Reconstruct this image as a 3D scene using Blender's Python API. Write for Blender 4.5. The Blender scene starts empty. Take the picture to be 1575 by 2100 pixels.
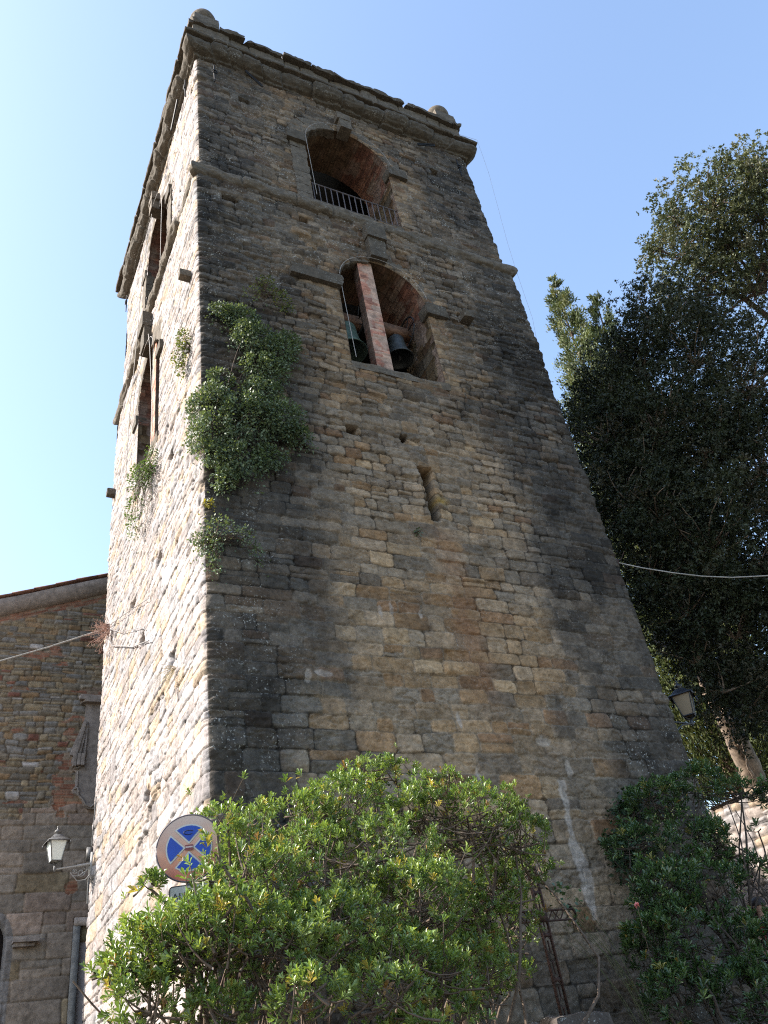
import bpy, math, random
import numpy as np
from mathutils import Vector, Matrix
R = math.radians
C = bpy.context.scene.collection
scene = bpy.context.scene

# ------------------------------------------------------------------ camera, sky, sun, exposure
FPX, PITCH, ROLL, YAW = 1707.9, R(35.777), R(-10.207), R(31.419)
EYE = (-2.256, -7.779, 0.0)           # eye level is z = 0; the street lies 1.6 m below it
def camera():
    fw = np.array([math.sin(YAW)*math.cos(PITCH), math.cos(YAW)*math.cos(PITCH), math.sin(PITCH)])
    rt = np.array([math.cos(YAW), -math.sin(YAW), 0.0]); up = np.cross(rt, fw)
    r = rt*math.cos(ROLL)+up*math.sin(ROLL); u = -rt*math.sin(ROLL)+up*math.cos(ROLL)
    cd = bpy.data.cameras.new('camera'); cam = bpy.data.objects.new('camera', cd); C.objects.link(cam)
    cd.sensor_fit = 'HORIZONTAL'; cd.sensor_width = 36.0; cd.lens = FPX/1575*36.0
    cd.clip_start = .05; cd.clip_end = 3000
    cam.matrix_world = Matrix(((r[0],u[0],-fw[0],EYE[0]),(r[1],u[1],-fw[1],EYE[1]),(r[2],u[2],-fw[2],EYE[2]),(0,0,0,1)))
    scene.camera = cam
camera()
SUN_EL, SUN_BACK = 40.0, 20.0         # elevation; how far behind the tower's front plane the sun stands
sd = Vector((-math.cos(R(SUN_EL))*math.cos(R(SUN_BACK)), math.cos(R(SUN_EL))*math.sin(R(SUN_BACK)), math.sin(R(SUN_EL))))
world = bpy.data.worlds.new('World'); scene.world = world; world.use_nodes = True
nt = world.node_tree; bg = nt.nodes['Background']
sky = nt.nodes.new('ShaderNodeTexSky'); sky.sky_type = 'NISHITA'; sky.sun_disc = False
sky.sun_elevation = R(SUN_EL); sky.sun_rotation = math.atan2(sd.x, sd.y)
sky.altitude = 100; sky.air_density = 1.15; sky.dust_density = 1.6; sky.ozone_density = .7
nt.links.new(sky.outputs[0], bg.inputs[0]); bg.inputs[1].default_value = .15
sl = bpy.data.lights.new('sun', 'SUN'); sl.energy = 4.6; sl.angle = R(.53); sl.color = (1.0, .94, .86)
so = bpy.data.objects.new('sun', sl); C.objects.link(so); so.rotation_euler = sd.to_track_quat('Z', 'Y').to_euler()
scene.view_settings.view_transform = 'Standard'; scene.view_settings.look = 'None'
scene.view_settings.exposure = 1.5; scene.view_settings.gamma = 1.0
scene.cycles.max_bounces = 6; scene.cycles.diffuse_bounces = 3; scene.cycles.glossy_bounces = 2
scene.cycles.transmission_bounces = 3; scene.cycles.transparent_max_bounces = 6
scene.cycles.use_denoising = False; scene.cycles.pixel_filter_type = 'BLACKMAN_HARRIS'; scene.cycles.filter_width = 1.15; scene.cycles.sample_clamp_indirect = 4.0

rng = np.random.default_rng(7)
rnd = random.Random(5)

# ------------------------------------------------------------------ helpers
def _h(ix, iy, seed):
    h = (ix.astype(np.int64)*374761393 + iy.astype(np.int64)*668265263 + seed*1442695041) & 0xffffffff
    h = ((h ^ (h >> 13))*1274126177) & 0xffffffff
    h = ((h ^ (h >> 16))*2246822519) & 0xffffffff
    return ((h ^ (h >> 15)) & 0xffffff).astype(np.float64)/0x7fffff - 1.0
def vn(x, y, seed=0):
    x = np.asarray(x, float); y = np.asarray(y, float)
    ix = np.floor(x); iy = np.floor(y); fx = x-ix; fy = y-iy
    fx = fx*fx*(3-2*fx); fy = fy*fy*(3-2*fy)
    a = _h(ix,iy,seed); b = _h(ix+1,iy,seed); c = _h(ix,iy+1,seed); d = _h(ix+1,iy+1,seed)
    return (a*(1-fx)+b*fx)*(1-fy)+(c*(1-fx)+d*fx)*fy
def fbm(x, y, seed=0, n=4):
    s = 0; a = .5
    for i in range(n):
        s = s + a*vn(x*2**i+i*17.3, y*2**i-i*9.1, seed+i*31); a *= .5
    return s
def sst(a, b, x):
    t = np.clip((np.asarray(x, float)-a)/(b-a), 0, 1); return t*t*(3-2*t)

def link(name, data, parent=None):
    o = bpy.data.objects.new(name, data); C.objects.link(o)
    if parent: o.parent = parent
    return o
def npmesh(name, V, F, mat, parent=None, col=None, smooth=False, uv=None):
    """V (n,3); F (m,k) one polygon size, or a list of such arrays."""
    Fs = F if isinstance(F, list) else [F]
    Fs = [np.asarray(f, np.int32) for f in Fs if len(f)]
    me = bpy.data.meshes.new(name)
    me.vertices.add(len(V)); me.vertices.foreach_set('co', np.asarray(V, np.float32).ravel())
    nl = sum(f.size for f in Fs); me.loops.add(nl)
    me.loops.foreach_set('vertex_index', np.concatenate([f.ravel() for f in Fs]).astype(np.int32))
    tot = np.concatenate([np.full(len(f), f.shape[1], np.int32) for f in Fs])
    me.polygons.add(len(tot))
    me.polygons.foreach_set('loop_start', np.concatenate([[0], np.cumsum(tot)[:-1]]).astype(np.int32))
    me.update(calc_edges=True)
    if col is not None:
        ca = me.color_attributes.new('Col', 'FLOAT_COLOR', 'POINT')
        c4 = np.ones((len(V), 4), np.float32); c4[:, :col.shape[1]] = col
        ca.data.foreach_set('color', c4.ravel())
    if smooth: me.polygons.foreach_set('use_smooth', np.ones(len(tot), bool))
    if mat: me.materials.append(mat)
    return link(name, me, parent)
class MB:
    """collects boxes, tubes and lathes; build() links them as ONE mesh object"""
    def __init__(s): s.v = []; s.f = {}; s.n = 0
    def add(s, V, F):
        V = np.asarray(V, float); F = np.asarray(F, int)
        s.v.append(V); s.f.setdefault(F.shape[1], []).append(F+s.n); s.n += len(V); return s
    def grid(s, P, close_u=False, close_v=False):
        P = np.asarray(P, float); a, b = P.shape[:2]
        i = np.arange(a if close_u else a-1); j = np.arange(b if close_v else b-1)
        I, J = np.meshgrid(i, j, indexing='ij'); I2 = (I+1) % a; J2 = (J+1) % b
        return s.add(P.reshape(-1, 3), np.stack([I*b+J, I2*b+J, I2*b+J2, I*b+J2], -1).reshape(-1, 4))
    def box(s, c, d, rot=None, taper=1.0):
        x, y, z = [k/2 for k in d]; t = taper
        V = np.array([[-x,-y,-z],[x,-y,-z],[x,y,-z],[-x,y,-z],[-x*t,-y*t,z],[x*t,-y*t,z],[x*t,y*t,z],[-x*t,y*t,z]])
        if rot is not None: V = V @ np.array(Matrix(rot)).T
        return s.add(V+np.array(c), [[0,3,2,1],[4,5,6,7],[0,1,5,4],[1,2,6,5],[2,3,7,6],[3,0,4,7]])
    def tube(s, pts, r, n=6, cap=True):
        P = np.asarray(pts, float); m = len(P)
        r = np.broadcast_to(np.asarray(r, float), (m,))
        T = np.gradient(P, axis=0); T /= np.linalg.norm(T, axis=1)[:, None]+1e-9
        ref = np.array([0, 0, 1.0]) if abs(T[:, 2]).mean() < .8 else np.array([1.0, 0, 0])
        A = np.cross(T, ref); A /= np.linalg.norm(A, axis=1)[:, None]+1e-9; B = np.cross(T, A)
        a = np.arange(n)*2*math.pi/n
        ring = P[:, None]+r[:, None, None]*(A[:, None]*np.cos(a)[None, :, None]+B[:, None]*np.sin(a)[None, :, None])
        s.grid(ring, close_v=True)
        if cap:
            for k in (0, m-1): s.add(ring[k], [list(range(n))] if k else [list(range(n))[::-1]])
        return s
    def lathe(s, prof, n=24, axis=(0,0,0), sq=None):
        a = np.arange(n)*2*math.pi/n
        P = np.array([[[axis[0]+r*math.cos(t), axis[1]+r*math.sin(t), axis[2]+z] for t in a] for r, z in prof])
        return s.grid(P, close_v=True)
    def build(s, name, mat, parent=None, smooth=False, col=None):
        V = np.concatenate(s.v); Fs = [np.concatenate(f) for f in s.f.values()]
        return npmesh(name, V, Fs, mat, parent, col=col, smooth=smooth)
def rough_block(mb, c, d, seed=0, amp=.012, rnd_=.25, n=8, rot=None):
    """a worn stone block: a subdivided box with rounded edges and a hacked surface"""
    g = np.linspace(-1, 1, n+1); U, V = np.meshgrid(g, g, indexing='ij'); d = np.array(d)/2
    for ax in range(3):
        for sgn in (-1, 1):
            P = np.zeros((n+1, n+1, 3)); P[..., ax] = sgn; P[..., (ax+1) % 3] = U; P[..., (ax+2) % 3] = V*sgn
            L = (np.abs(P)**8).sum(-1, keepdims=True)**(1/8)
            Q = P*(1-rnd_)+rnd_*P/L
            Q = Q*d
            nz = fbm(Q[..., 0]*7+Q[..., 2]*3+seed, Q[..., 1]*7-Q[..., 2]*6+seed*3.1, seed, 4)
            Q = Q*(1+amp*nz[..., None]/d.min())
            if rot is not None: Q = Q @ np.array(rot).T
            mb.grid(Q+np.array(c))
    return mb
def thing(name, label, cat, loc=(0, 0, 0), group=None):
    o = bpy.data.objects.new(name, None); C.objects.link(o); o.empty_display_size = .2
    o['label'] = label; o['category'] = cat
    if group: o['group'] = group
    return o
def tag(o, label, cat, group=None, kind=None):
    o['label'] = label; o['category'] = cat
    if group: o['group'] = group
    if kind: o['kind'] = kind
    return o

# ------------------------------------------------------------------ materials
def nodes(name):
    m = bpy.data.materials.new(name); m.use_nodes = True; t = m.node_tree
    return m, t, t.nodes['Principled BSDF'], lambda k: t.nodes.new(k), t.links.new
def plain(name, col, rough=.6, metal=0, spec=.4, noise=0, nscale=30, bump=0):
    m, t, b, N, L = nodes(name)
    b.inputs['Base Color'].default_value = (*col, 1); b.inputs['Roughness'].default_value = rough
    b.inputs['Metallic'].default_value = metal; b.inputs['Specular IOR Level'].default_value = spec
    if noise or bump:
        tc = N('ShaderNodeTexCoord'); nz = N('ShaderNodeTexNoise'); nz.inputs['Scale'].default_value = nscale; nz.inputs['Detail'].default_value = 8
        L(tc.outputs['Object'], nz.inputs['Vector'])
        if noise:
            r = N('ShaderNodeValToRGB'); e = r.color_ramp.elements
            e[0].position = .3; e[1].position = .7
            e[0].color = (*[c*(1-noise) for c in col], 1); e[1].color = (*[min(1, c*(1+noise)) for c in col], 1)
            L(nz.outputs['Fac'], r.inputs[0]); L(r.outputs[0], b.inputs['Base Color'])
        if bump:
            bm = N('ShaderNodeBump'); bm.inputs['Strength'].default_value = bump; bm.inputs['Distance'].default_value = .01
            L(nz.outputs['Fac'], bm.inputs['Height']); L(bm.outputs[0], b.inputs['Normal'])
    return m
def stone_mat(name, lichen=1.0, attr=True, col=(.16, .145, .125), fine=1.0):
    """stone: colour from the mesh (one hue per block, stains) times grain; pale lichen specks and dark pits; bump"""
    m, t, b, N, L = nodes(name)
    b.inputs['Roughness'].default_value = .92; b.inputs['Specular IOR Level'].default_value = .2
    tc = N('ShaderNodeTexCoord')
    def noise(scale, det=6, rough=.6, dist=0):
        n = N('ShaderNodeTexNoise'); n.inputs['Scale'].default_value = scale; n.inputs['Detail'].default_value = det
        n.inputs['Roughness'].default_value = rough; n.inputs['Distortion'].default_value = dist
        L(tc.outputs['Object'], n.inputs['Vector']); return n
    def ramp(src, p0, p1, c0, c1):
        r = N('ShaderNodeValToRGB'); e = r.color_ramp.elements
        e[0].position = p0; e[1].position = p1; e[0].color = (*c0, 1); e[1].color = (*c1, 1)
        L(src, r.inputs[0]); return r
    def mix(kind, fac, a, bb):
        x = N('ShaderNodeMix'); x.data_type = 'RGBA'; x.blend_type = kind
        if isinstance(fac, float): x.inputs[0].default_value = fac
        else: L(fac, x.inputs[0])
        for k, s in ((6, a), (7, bb)):
            if isinstance(s, tuple): x.inputs[k].default_value = s
            else: L(s, x.inputs[k])
        return x.outputs[2]
    if attr:
        at = N('ShaderNodeVertexColor'); at.layer_name = 'Col'; base = at.outputs['Color']; lic = at.outputs['Alpha']
    else:
        rg = N('ShaderNodeRGB'); rg.outputs[0].default_value = (*col, 1); base = rg.outputs[0]; lic = None
    g1 = ramp(noise(9, 8, .65).outputs['Fac'], .3, .72, (.62,)*3, (1.38,)*3)
    c = mix('MULTIPLY', 1.0, base, g1.outputs[0])
    g2 = ramp(noise(55*fine, 6, .7).outputs['Fac'], .3, .7, (.72,)*3, (1.28,)*3)
    c = mix('MULTIPLY', .9, c, g2.outputs[0])
    pit = ramp(noise(26*fine, 5, .75, .6).outputs['Fac'], .33, .42, (.35,)*3, (1,)*3)
    c = mix('MULTIPLY', .7, c, pit.outputs[0])
    if lichen:
        # pale crusts: small specks gathered in patches
        v = ramp(noise(38, 3, .6).outputs['Fac'], .6, .66, (0,)*3, (1,)*3)
        p = ramp(noise(2.6, 4, .6).outputs['Fac'], .44, .66, (0,)*3, (1,)*3)
        mm = N('ShaderNodeMath'); mm.operation = 'MULTIPLY'; L(v.outputs[0], mm.inputs[0]); L(p.outputs[0], mm.inputs[1])
        f = mm.outputs[0]
        m2 = N('ShaderNodeMath'); m2.operation = 'MULTIPLY'; L(f, m2.inputs[0])
        if lic is not None: L(lic, m2.inputs[1])
        else: m2.inputs[1].default_value = lichen
        c = mix('MIX', m2.outputs[0], c, (.46, .46, .43, 1))
    L(c, b.inputs['Base Color'])
    b1 = N('ShaderNodeBump'); b1.inputs['Strength'].default_value = .55; b1.inputs['Distance'].default_value = .012
    L(noise(22*fine, 9, .68, .3).outputs['Fac'], b1.inputs['Height'])
    b2 = N('ShaderNodeBump'); b2.inputs['Strength'].default_value = .35; b2.inputs['Distance'].default_value = .004
    L(noise(110*fine, 5, .7).outputs['Fac'], b2.inputs['Height']); L(b1.outputs[0], b2.inputs['Normal'])
    L(b2.outputs[0], b.inputs['Normal'])
    return m
def leaf_mat(name, rough=.4, spec=.5, trans=.25, tcol=1.5):
    m, t, b, N, L = nodes(name)
    at = N('ShaderNodeVertexColor'); at.layer_name = 'Col'
    L(at.outputs['Color'], b.inputs['Base Color'])
    b.inputs['Roughness'].default_value = rough; b.inputs['Specular IOR Level'].default_value = spec
    tr = N('ShaderNodeBsdfTranslucent'); mc = N('ShaderNodeMix'); mc.data_type = 'RGBA'; mc.blend_type = 'MULTIPLY'; mc.inputs[0].default_value = 1
    L(at.outputs['Color'], mc.inputs[6]); mc.inputs[7].default_value = (tcol*1.25, tcol*1.2, tcol*.5, 1); L(mc.outputs[2], tr.inputs['Color'])
    mx = N('ShaderNodeMixShader'); mx.inputs[0].default_value = trans
    L(b.outputs[0], mx.inputs[1]); L(tr.outputs[0], mx.inputs[2]); L(mx.outputs[0], t.nodes['Material Output'].inputs[0])
    return m
M = dict(
    wall=stone_mat('tower masonry'), trim=stone_mat('weathered dark stone', attr=False, col=(.082, .069, .053), lichen=.7),
    trimlight=stone_mat('worn grey stone', attr=False, col=(.115, .096, .074), lichen=.5),
    brick=stone_mat('old brick', lichen=0), church=stone_mat('church masonry', lichen=0),
    carved=stone_mat('carved grey stone', attr=False, col=(.255, .212, .185), lichen=0, fine=1.6),
    slab=stone_mat('plain slab stone', attr=False, col=(.2, .185, .165), lichen=0),
    boulder=stone_mat('lichened boulder', attr=False, col=(.085, .07, .06), lichen=1.6),
    dark=plain('dim interior', (.05, .045, .04), .95), tile=plain('roof tile', (.2, .1, .07), .85, noise=.4, nscale=12),
    iron=plain('black iron', (.02, .02, .022), .5, spec=.4, noise=.4), black=plain('blackened iron', (.008, .008, .009), .6, spec=.2), rust=plain('rusted iron', (.045, .022, .016), .85, noise=.5, nscale=40, bump=.3),
    bronze=plain('dark bronze', (.05, .055, .055), .5, .3, noise=.4, nscale=14), verdigris=plain('green bronze', (.085, .13, .105), .65, .1, noise=.4, nscale=14),
    wood=plain('old reddish timber', (.16, .085, .05), .8, noise=.4, nscale=18, bump=.3),
    cable=plain('grey cable', (.27, .26, .24), .8, noise=.35, nscale=40), wire=plain('pale wire', (.3, .28, .26), .7), blackwire=plain('black wire', (.03, .03, .03), .6),
    leaf=leaf_mat('glossy leaf', .33, .55, .22), oakleaf=leaf_mat('leathery oak leaf', .55, .3, .12), needle=leaf_mat('conifer spray', .6, .3, .15), caperleaf=leaf_mat('bluish leaf', .5, .4, .2),
    darktwig=plain('dark twig bark', (.04, .03, .022), .9, noise=.3, nscale=40), bark=plain('grey brown bark', (.115, .08, .056), .9, noise=.45, nscale=20, bump=.6), twig=plain('twig bark', (.10, .072, .052), .9, noise=.3, nscale=40),
    trunk=plain('ridged bark', (.2, .15, .11), .95, noise=.5, nscale=9, bump=1.0),
)

# ------------------------------------------------------------------ masonry: courses and blocks as real relief
def lay(U, Z, z0, z1, hfun, lfun, seed, wob=.012, split=.1, corners=()):
    """which block each point belongs to and how far it is from the block's edge"""
    r = np.random.default_rng(seed)
    Zw = Z+wob*fbm(U*1.3, Z*2.0, seed+5, 3)*1.6; Uw = U+wob*fbm(U*3+9, Z*3, seed+6, 3)*1.8
    zb = [z0]
    while zb[-1] < z1: zb.append(zb[-1]+hfun(zb[-1])*r.uniform(.78, 1.25))
    zb = np.array(zb); k = np.clip(np.searchsorted(zb, Zw.ravel())-1, 0, len(zb)-2)
    umin, umax = U.min()-.5, U.max()+.5; keys = []; BIG = 1000.0
    for i in range(len(zb)-1):
        j = umin-r.uniform(0, .5); row = [j]
        while j < umax:
            j += lfun(zb[i])*r.uniform(.55, 1.5); row.append(j)
        row = np.array(row)
        for c in corners:      # a long stone turns every corner, alternately to either side
            a, b_ = (c-.16, c+.36) if (i % 2) else (c-.36, c+.16)
            a += r.uniform(-.05, .05); b_ += r.uniform(-.05, .05)
            row = np.concatenate([row[(row < a-.12) | (row > b_+.12)], [a, b_]])
        keys.append(np.sort(row)+i*BIG+BIG/2)
    keys = np.concatenate(keys)
    kk = Uw.ravel()+k*BIG+BIG/2; s = np.clip(np.searchsorted(keys, kk)-1, 0, len(keys)-2)
    ul, ur = keys[s]-k*BIG-BIG/2, keys[s+1]-k*BIG-BIG/2
    zl, zu = zb[k].copy(), zb[k+1].copy(); sid = s.copy()
    sp = r.random(len(keys)) < split; zm = zl+(zu-zl)*r.uniform(.35, .65, len(keys))[s]
    up = sp[s] & (Zw.ravel() > zm); lo = sp[s] & ~up
    zl[up] = zm[up]; zu[lo] = zm[lo]; sid[up] += len(keys)
    hw, hh = (ur-ul)/2, (zu-zl)/2; uc, zc = (ul+ur)/2, (zl+zu)/2
    qx = np.abs(Uw.ravel()-uc)-hw; qz = np.abs(Zw.ravel()-zc)-hh; rr = np.minimum(.05, hh*.6)
    ex, ez = np.maximum(qx+rr, 0), np.maximum(qz+rr, 0)
    e = -(np.hypot(ex, ez)+np.minimum(np.maximum(qx+rr, qz+rr), 0)-rr)
    return dict(e=np.maximum(e, 0), sid=sid, lu=(Uw.ravel()-uc)/hw, lz=(Zw.ravel()-zc)/hh, uc=uc, zc=zc, hh=hh, R=r.random((2*len(keys)+2, 8)))
def pick(v, palette):
    """v in 0..1 -> colour from a weighted palette"""
    w = np.cumsum([p[0] for p in palette]); w = w/w[-1]
    return np.array([p[1] for p in palette])[np.searchsorted(w, np.clip(v, 0, .9999))]
GREY = [(3, (.160, .138, .108)), (2, (.135, .124, .106)), (2, (.185, .150, .110)), (1, (.110, .096, .080))]
WARM = [(3, (.195, .138, .080)), (2, (.18, .115, .060)), (1.3, (.225, .170, .105)), (1, (.155, .092, .050)), (2, (.19, .15, .105))]
PINK = [(3, (.30, .262, .245)), (3, (.315, .268, .24)), (3, (.285, .265, .26)), (1.6, (.335, .262, .195)), (1.0, (.24, .218, .212))]
BRICK = [(3, (.26, .12, .085)), (2, (.32, .16, .11)), (2, (.30, .2, .15)), (1, (.2, .1, .075))]
MORTAR = np.array((.27, .21, .15))

# ------------------------------------------------------------------ ground and street
def ground():
    x = np.concatenate([np.linspace(-400, -20, 20), np.linspace(-18, 30, 97), np.linspace(34, 400, 20)])
    y = np.concatenate([np.linspace(-400, -14, 20), np.linspace(-12, 26, 77), np.linspace(30, 400, 20)])
    Xg, Yg = np.meshgrid(x, y, indexing='ij')
    z = -1.6+1.5*sst(-1.4, -1.0, Xg+.0*Yg)*sst(-4.3, -3.6, Yg)*(1-sst(7.2, 8.0, Yg)*(1-sst(6, 9, Xg)))
    z = z+4.35*sst(13.5, 14.1, Xg)*sst(-3, 3, Yg)+.05*fbm(Xg*.6, Yg*.6, 3)
    mb = MB().grid(np.stack([Xg, Yg, z], -1))
    o = mb.build('ground', plain('dry earth and grass', (.06, .05, .032), .95, noise=.5, nscale=3, bump=.6), smooth=True)
    o['kind'] = 'structure'
    mb = MB().grid(np.array([[[a, b, -1.53] for b in (-14, -4.4)] for a in (-30, 12)]))
    o = mb.build('street', plain('stone paving', (.13, .12, .11), .85, noise=.3, nscale=6, bump=.4)); o['kind'] = 'structure'
ground()

# ------------------------------------------------------------------ bell tower
TW = 6.5
UP = dict(c=3.17, hw=.95, z0=13.80, zs=15.78); MID = dict(c=3.25, hw=.845, z0=9.47, zs=11.42)
ZSTR, ZTOP = 13.36, 18.2
def inset(z): return .075*sst(13.42, 13.62, z)
def arch_sd(a, z, w):
    dx = a-w['c']; q = np.where(z > w['zs'], np.hypot(dx, z-w['zs'])-w['hw'], np.abs(dx)-w['hw'])
    return np.maximum(q, w['z0']-z)
tower = thing('bell_tower', 'tall square stone bell tower with two arched openings per side and weeds in its walls', 'tower')
def tower_wall():
    rc = .10; n_arc = 13
    ys = np.concatenate([np.arange(TW, 3.2, -.021), np.arange(3.2, rc, -.019)])
    xs = np.arange(rc, TW-rc+1e-6, (TW-2*rc)/460)
    cols = [(-(y-rc)-.047, 0, y, -1, 0) for y in ys]
    for a in np.linspace(0, math.pi/2, n_arc):
        cols.append((-.047+.094*a/(math.pi/2), rc-rc*math.cos(a), rc-rc*math.sin(a), -math.cos(a), -math.sin(a)))
    cols += [((x-rc)+.047, x, 0, 0, -1) for x in xs[1:-1]]
    u0 = TW-2*rc+.047
    for a in np.linspace(0, math.pi/2, n_arc):
        cols.append((u0+.094*a/(math.pi/2), TW-rc+rc*math.sin(a), rc-rc*math.cos(a), math.sin(a), -math.cos(a)))
    yr = np.concatenate([np.arange(rc+.02, .6, .02), np.linspace(.65, TW, 30)])
    cols += [(u0+.094+(y-rc), TW, y, 1, 0) for y in yr]
    xb = np.linspace(TW, 0, 14)[1:]
    cols += [(u0+.094+TW+(TW-x), x, TW, 0, 1) for x in xb]
    cols = np.array(cols); u = cols[:, 0]
    zz = np.concatenate([np.arange(-1.75, 0, .06), np.arange(0, 6.2, .0128), np.arange(6.2, 11.5, .0155), np.arange(11.5, ZTOP+.01, .0185)])
    Uu, Zz = np.meshgrid(u, zz, indexing='ij'); sh = Uu.shape
    PX = np.broadcast_to(cols[:, 1:2], sh).copy(); PY = np.broadcast_to(cols[:, 2:3], sh).copy()
    NX = np.broadcast_to(cols[:, 3:4], sh); NY = np.broadcast_to(cols[:, 4:5], sh)
    U, Z = Uu.ravel(), Zz.ravel(); X = PX.ravel(); Y = PY.ravel()
    front = (U > 0) & (U < TW); leftf = U <= 0
    hf = lambda z: .27 if z < .6 else .232 if z < 3.2 else .19 if z < 6.4 else .15 if z < 9 else .13 if z < 12 else .165
    lf = lambda z: .42 if z < 3.2 else .36 if z < 6.4 else .28 if z < 9 else .26 if z < 12 else .33
    A = lay(U, Z, -1.8, 18.6, hf, lf, 11, wob=.02, split=.09, corners=(0.0, TW))
    sid, Rr, e = A['sid'], A['R'], A['e']
    rub = sst(5.5, 9, Z)*(1-.55*sst(12.3, 13.5, Z))              # how rubbly, bulging the blocks are
    rub = np.where(leftf, .15, rub)
    nearw = np.zeros_like(U)                                        # smooth dressed stones round the openings
    for w in (UP, MID):
        for a, side in ((X, front), (Y, leftf)):
            s_ = arch_sd(a, Z, w); nearw = np.maximum(nearw, np.where(side, 1-sst(.2, .42, s_+.1*fbm(U*3, Z*3, 2)), 0))
    rub = rub*(1-.8*nearw)
    amp = .014+.015*rub; s_e = .008+.014*rub
    h = amp*(1-np.exp(-e/s_e))
    lf = np.where(leftf, .5, 1.0)
    h = h*np.where(leftf, .7, 1)-np.where(leftf, .014*(1-sst(.002, .008, e)), 0)
    h += lf*((Rr[sid, 0]-.5)*(.018+.024*rub)+A['lz']*(Rr[sid, 1]-.5)*(.022+.014*rub)+A['lu']*(Rr[sid, 2]-.5)*(.018+.014*rub))
    ridge = 1-np.abs(fbm(U*5+Rr[sid, 3]*9, Z*9, 22, 5))*2.2
    h += (fbm(U*9, Z*13, 21, 5)*.017-.022*sst(.62, 1.0, ridge)*Rr[sid, 3]+.012*fbm(U*28, Z*34, 25, 3))*(1-.4*nearw)*np.where(leftf, .6, 1)
    h += np.where(leftf, .02, .035)*fbm(U*.55, Z*.5, 23, 3)
    h += np.where(Rr[sid, 4] > .965, .02*sst(0, .06, e), 0)*(1-nearw)
    h -= np.where(Rr[sid, 4] < .03, .022*sst(0, .04, e), 0)*(1-nearw)
    # long weathered gouges on the sunny side
    g = fbm(U*1.1+40, Z*.7, 24, 4); h -= np.where(leftf, .028*sst(.34, .38, g), .012*sst(.3, .48, g))
    # ---- putlog holes and the slit (x, z, half width, half height, depth)
    holes = [(.60, 12.82, .14, .085, .9), (1.92, 12.88, .09, .075, .9), (1.64, 11.31, .095, .11, .9), (.985, 16.53, .11, .075, .9),
             (2.215, 7.99, .075, .065, .9), (3.055, 8.02, .055, .065, .3), (4.86, 11.34, .1, .11, .9), (5.41, 16.48, .085, .1, .9)]
    hole = np.zeros_like(U)
    for hx, hz, a, b_, dp in holes:
        sdd = np.maximum(np.abs(X-hx+.05*(Z-hz)*0)-a, np.abs(Z-hz)-b_)+.03*fbm(U*6, Z*6, 31)
        mk = np.where(front, 1-sst(-.018, .012, sdd), 0); h -= dp*mk; hole = np.maximum(hole, mk)
    sx = X-3.285-.07*(7.0-Z)*.3; sdd = np.maximum(np.abs(sx)-.052-.045*sst(7.15, 7.45, Z), np.abs(Z-7.03)-.46)+.02*fbm(U*7, Z*7, 33)
    mk = np.where(front, 1-sst(-.02, .03, sdd), 0); h -= .8*mk; hole = np.maximum(hole, mk)
    h += np.where(front, .035*np.exp(-(np.abs(np.abs(sx)-.12)/.07)**2)*(1-sst(.42, .55, np.abs(Z-7.03))), 0)*(1-mk)
    for hy, hz in ((1.6, 8.3), (2.2, 6.9), (3.1, 6.05), (1.4, 4.9), (3.9, 7.1), (2.6, 3.6)):
        sdd = np.maximum(np.abs(Y-hy)-.12, np.abs(Z-hz)-.07)+.06*fbm(U*5, Z*5, 34)
        h -= np.where(leftf, .14*(1-sst(-.02, .05, sdd)), 0)
    # ---- colour
    r5 = Rr[sid, 5]; grey = pick(Rr[sid, 6], GREY); warm = pick(Rr[sid, 6], WARM); pink = pick(Rr[sid, 6], PINK)
    uc, zc = A['uc'], A['zc']
    pw = .26+.42*sst(.6, 2.2, uc)*(1-sst(4.6, 6.0, uc))*sst(1.5, 3.2, zc)*(1-sst(5.2, 6.8, zc))+.16*np.exp(-((zc-4.6)/.8)**2)
    pw = np.maximum(pw, np.maximum(.7*nearw, .42*sst(12.8, 13.8, zc))); pw = pw+.22*fbm(uc*.6, zc*.9, 41, 2)
    col = np.where((r5 < pw)[:, None], warm, grey)
    col = np.where(leftf[:, None], pink, col)
    col = col*(.74+.46*Rr[sid, 7])[:, None]
    lm = col.mean(1, keepdims=True); regional = np.array((1.30, 1.02, .74))*(sst(.8, 2.2, U)*(1-sst(4.4, 5.6, U)))[:, None]+np.array((1.04, .99, .93))*(1-(sst(.8, 2.2, U)*(1-sst(4.4, 5.6, U)))[:, None])
    col = np.where(front[:, None], (.66*col+.34*lm*regional)*np.array((1.13, 1.03, .93))*(1+.2*(sst(.9, 2.2, U)*(1-sst(4.2, 5.4, U))*sst(9.5, 7.5, Z)))[:, None], col)
    col = col*(1+.22*fbm(U*6, Z*8, 42, 3)+.22*fbm(U*24, Z*28, 55, 3))[:, None]
    jm = 1-sst(.004, .016, e); mort = MORTAR*(1+.3*fbm(U*8, Z*8, 43, 2))[:, None]
    pale = sst(-.12, .2, fbm(U*1.3, Z*1.3, 44, 4))
    jw = jm*np.where(leftf, .1, .8)*pale
    col = col*(1-jw[:, None])+mort*jw[:, None]
    gap = (1-sst(.003, .010, e))*np.where(leftf, .8, 1-pale*.7)
    col = col*(1-.72*gap)[:, None]
    # iron-rust seep under the slit, and pale plaster repairs
    seep = np.where(front, np.exp(-((X-3.42-.05*fbm(U*2, Z*2, 45))/.24)**2)*sst(3.1, 4.5, Z)*(1-sst(6.3, 6.6, Z))*(.5+.5*sst(-.2, .3, fbm(U*4, Z*1.5, 46))), 0)*np.clip(.15+1.1*Rr[sid, 2]+.5*jm, 0, 1)*.8
    col = col*(1-seep[:, None])+np.array((.20, .105, .055))*seep[:, None]
    pl = np.zeros_like(U)
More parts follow.
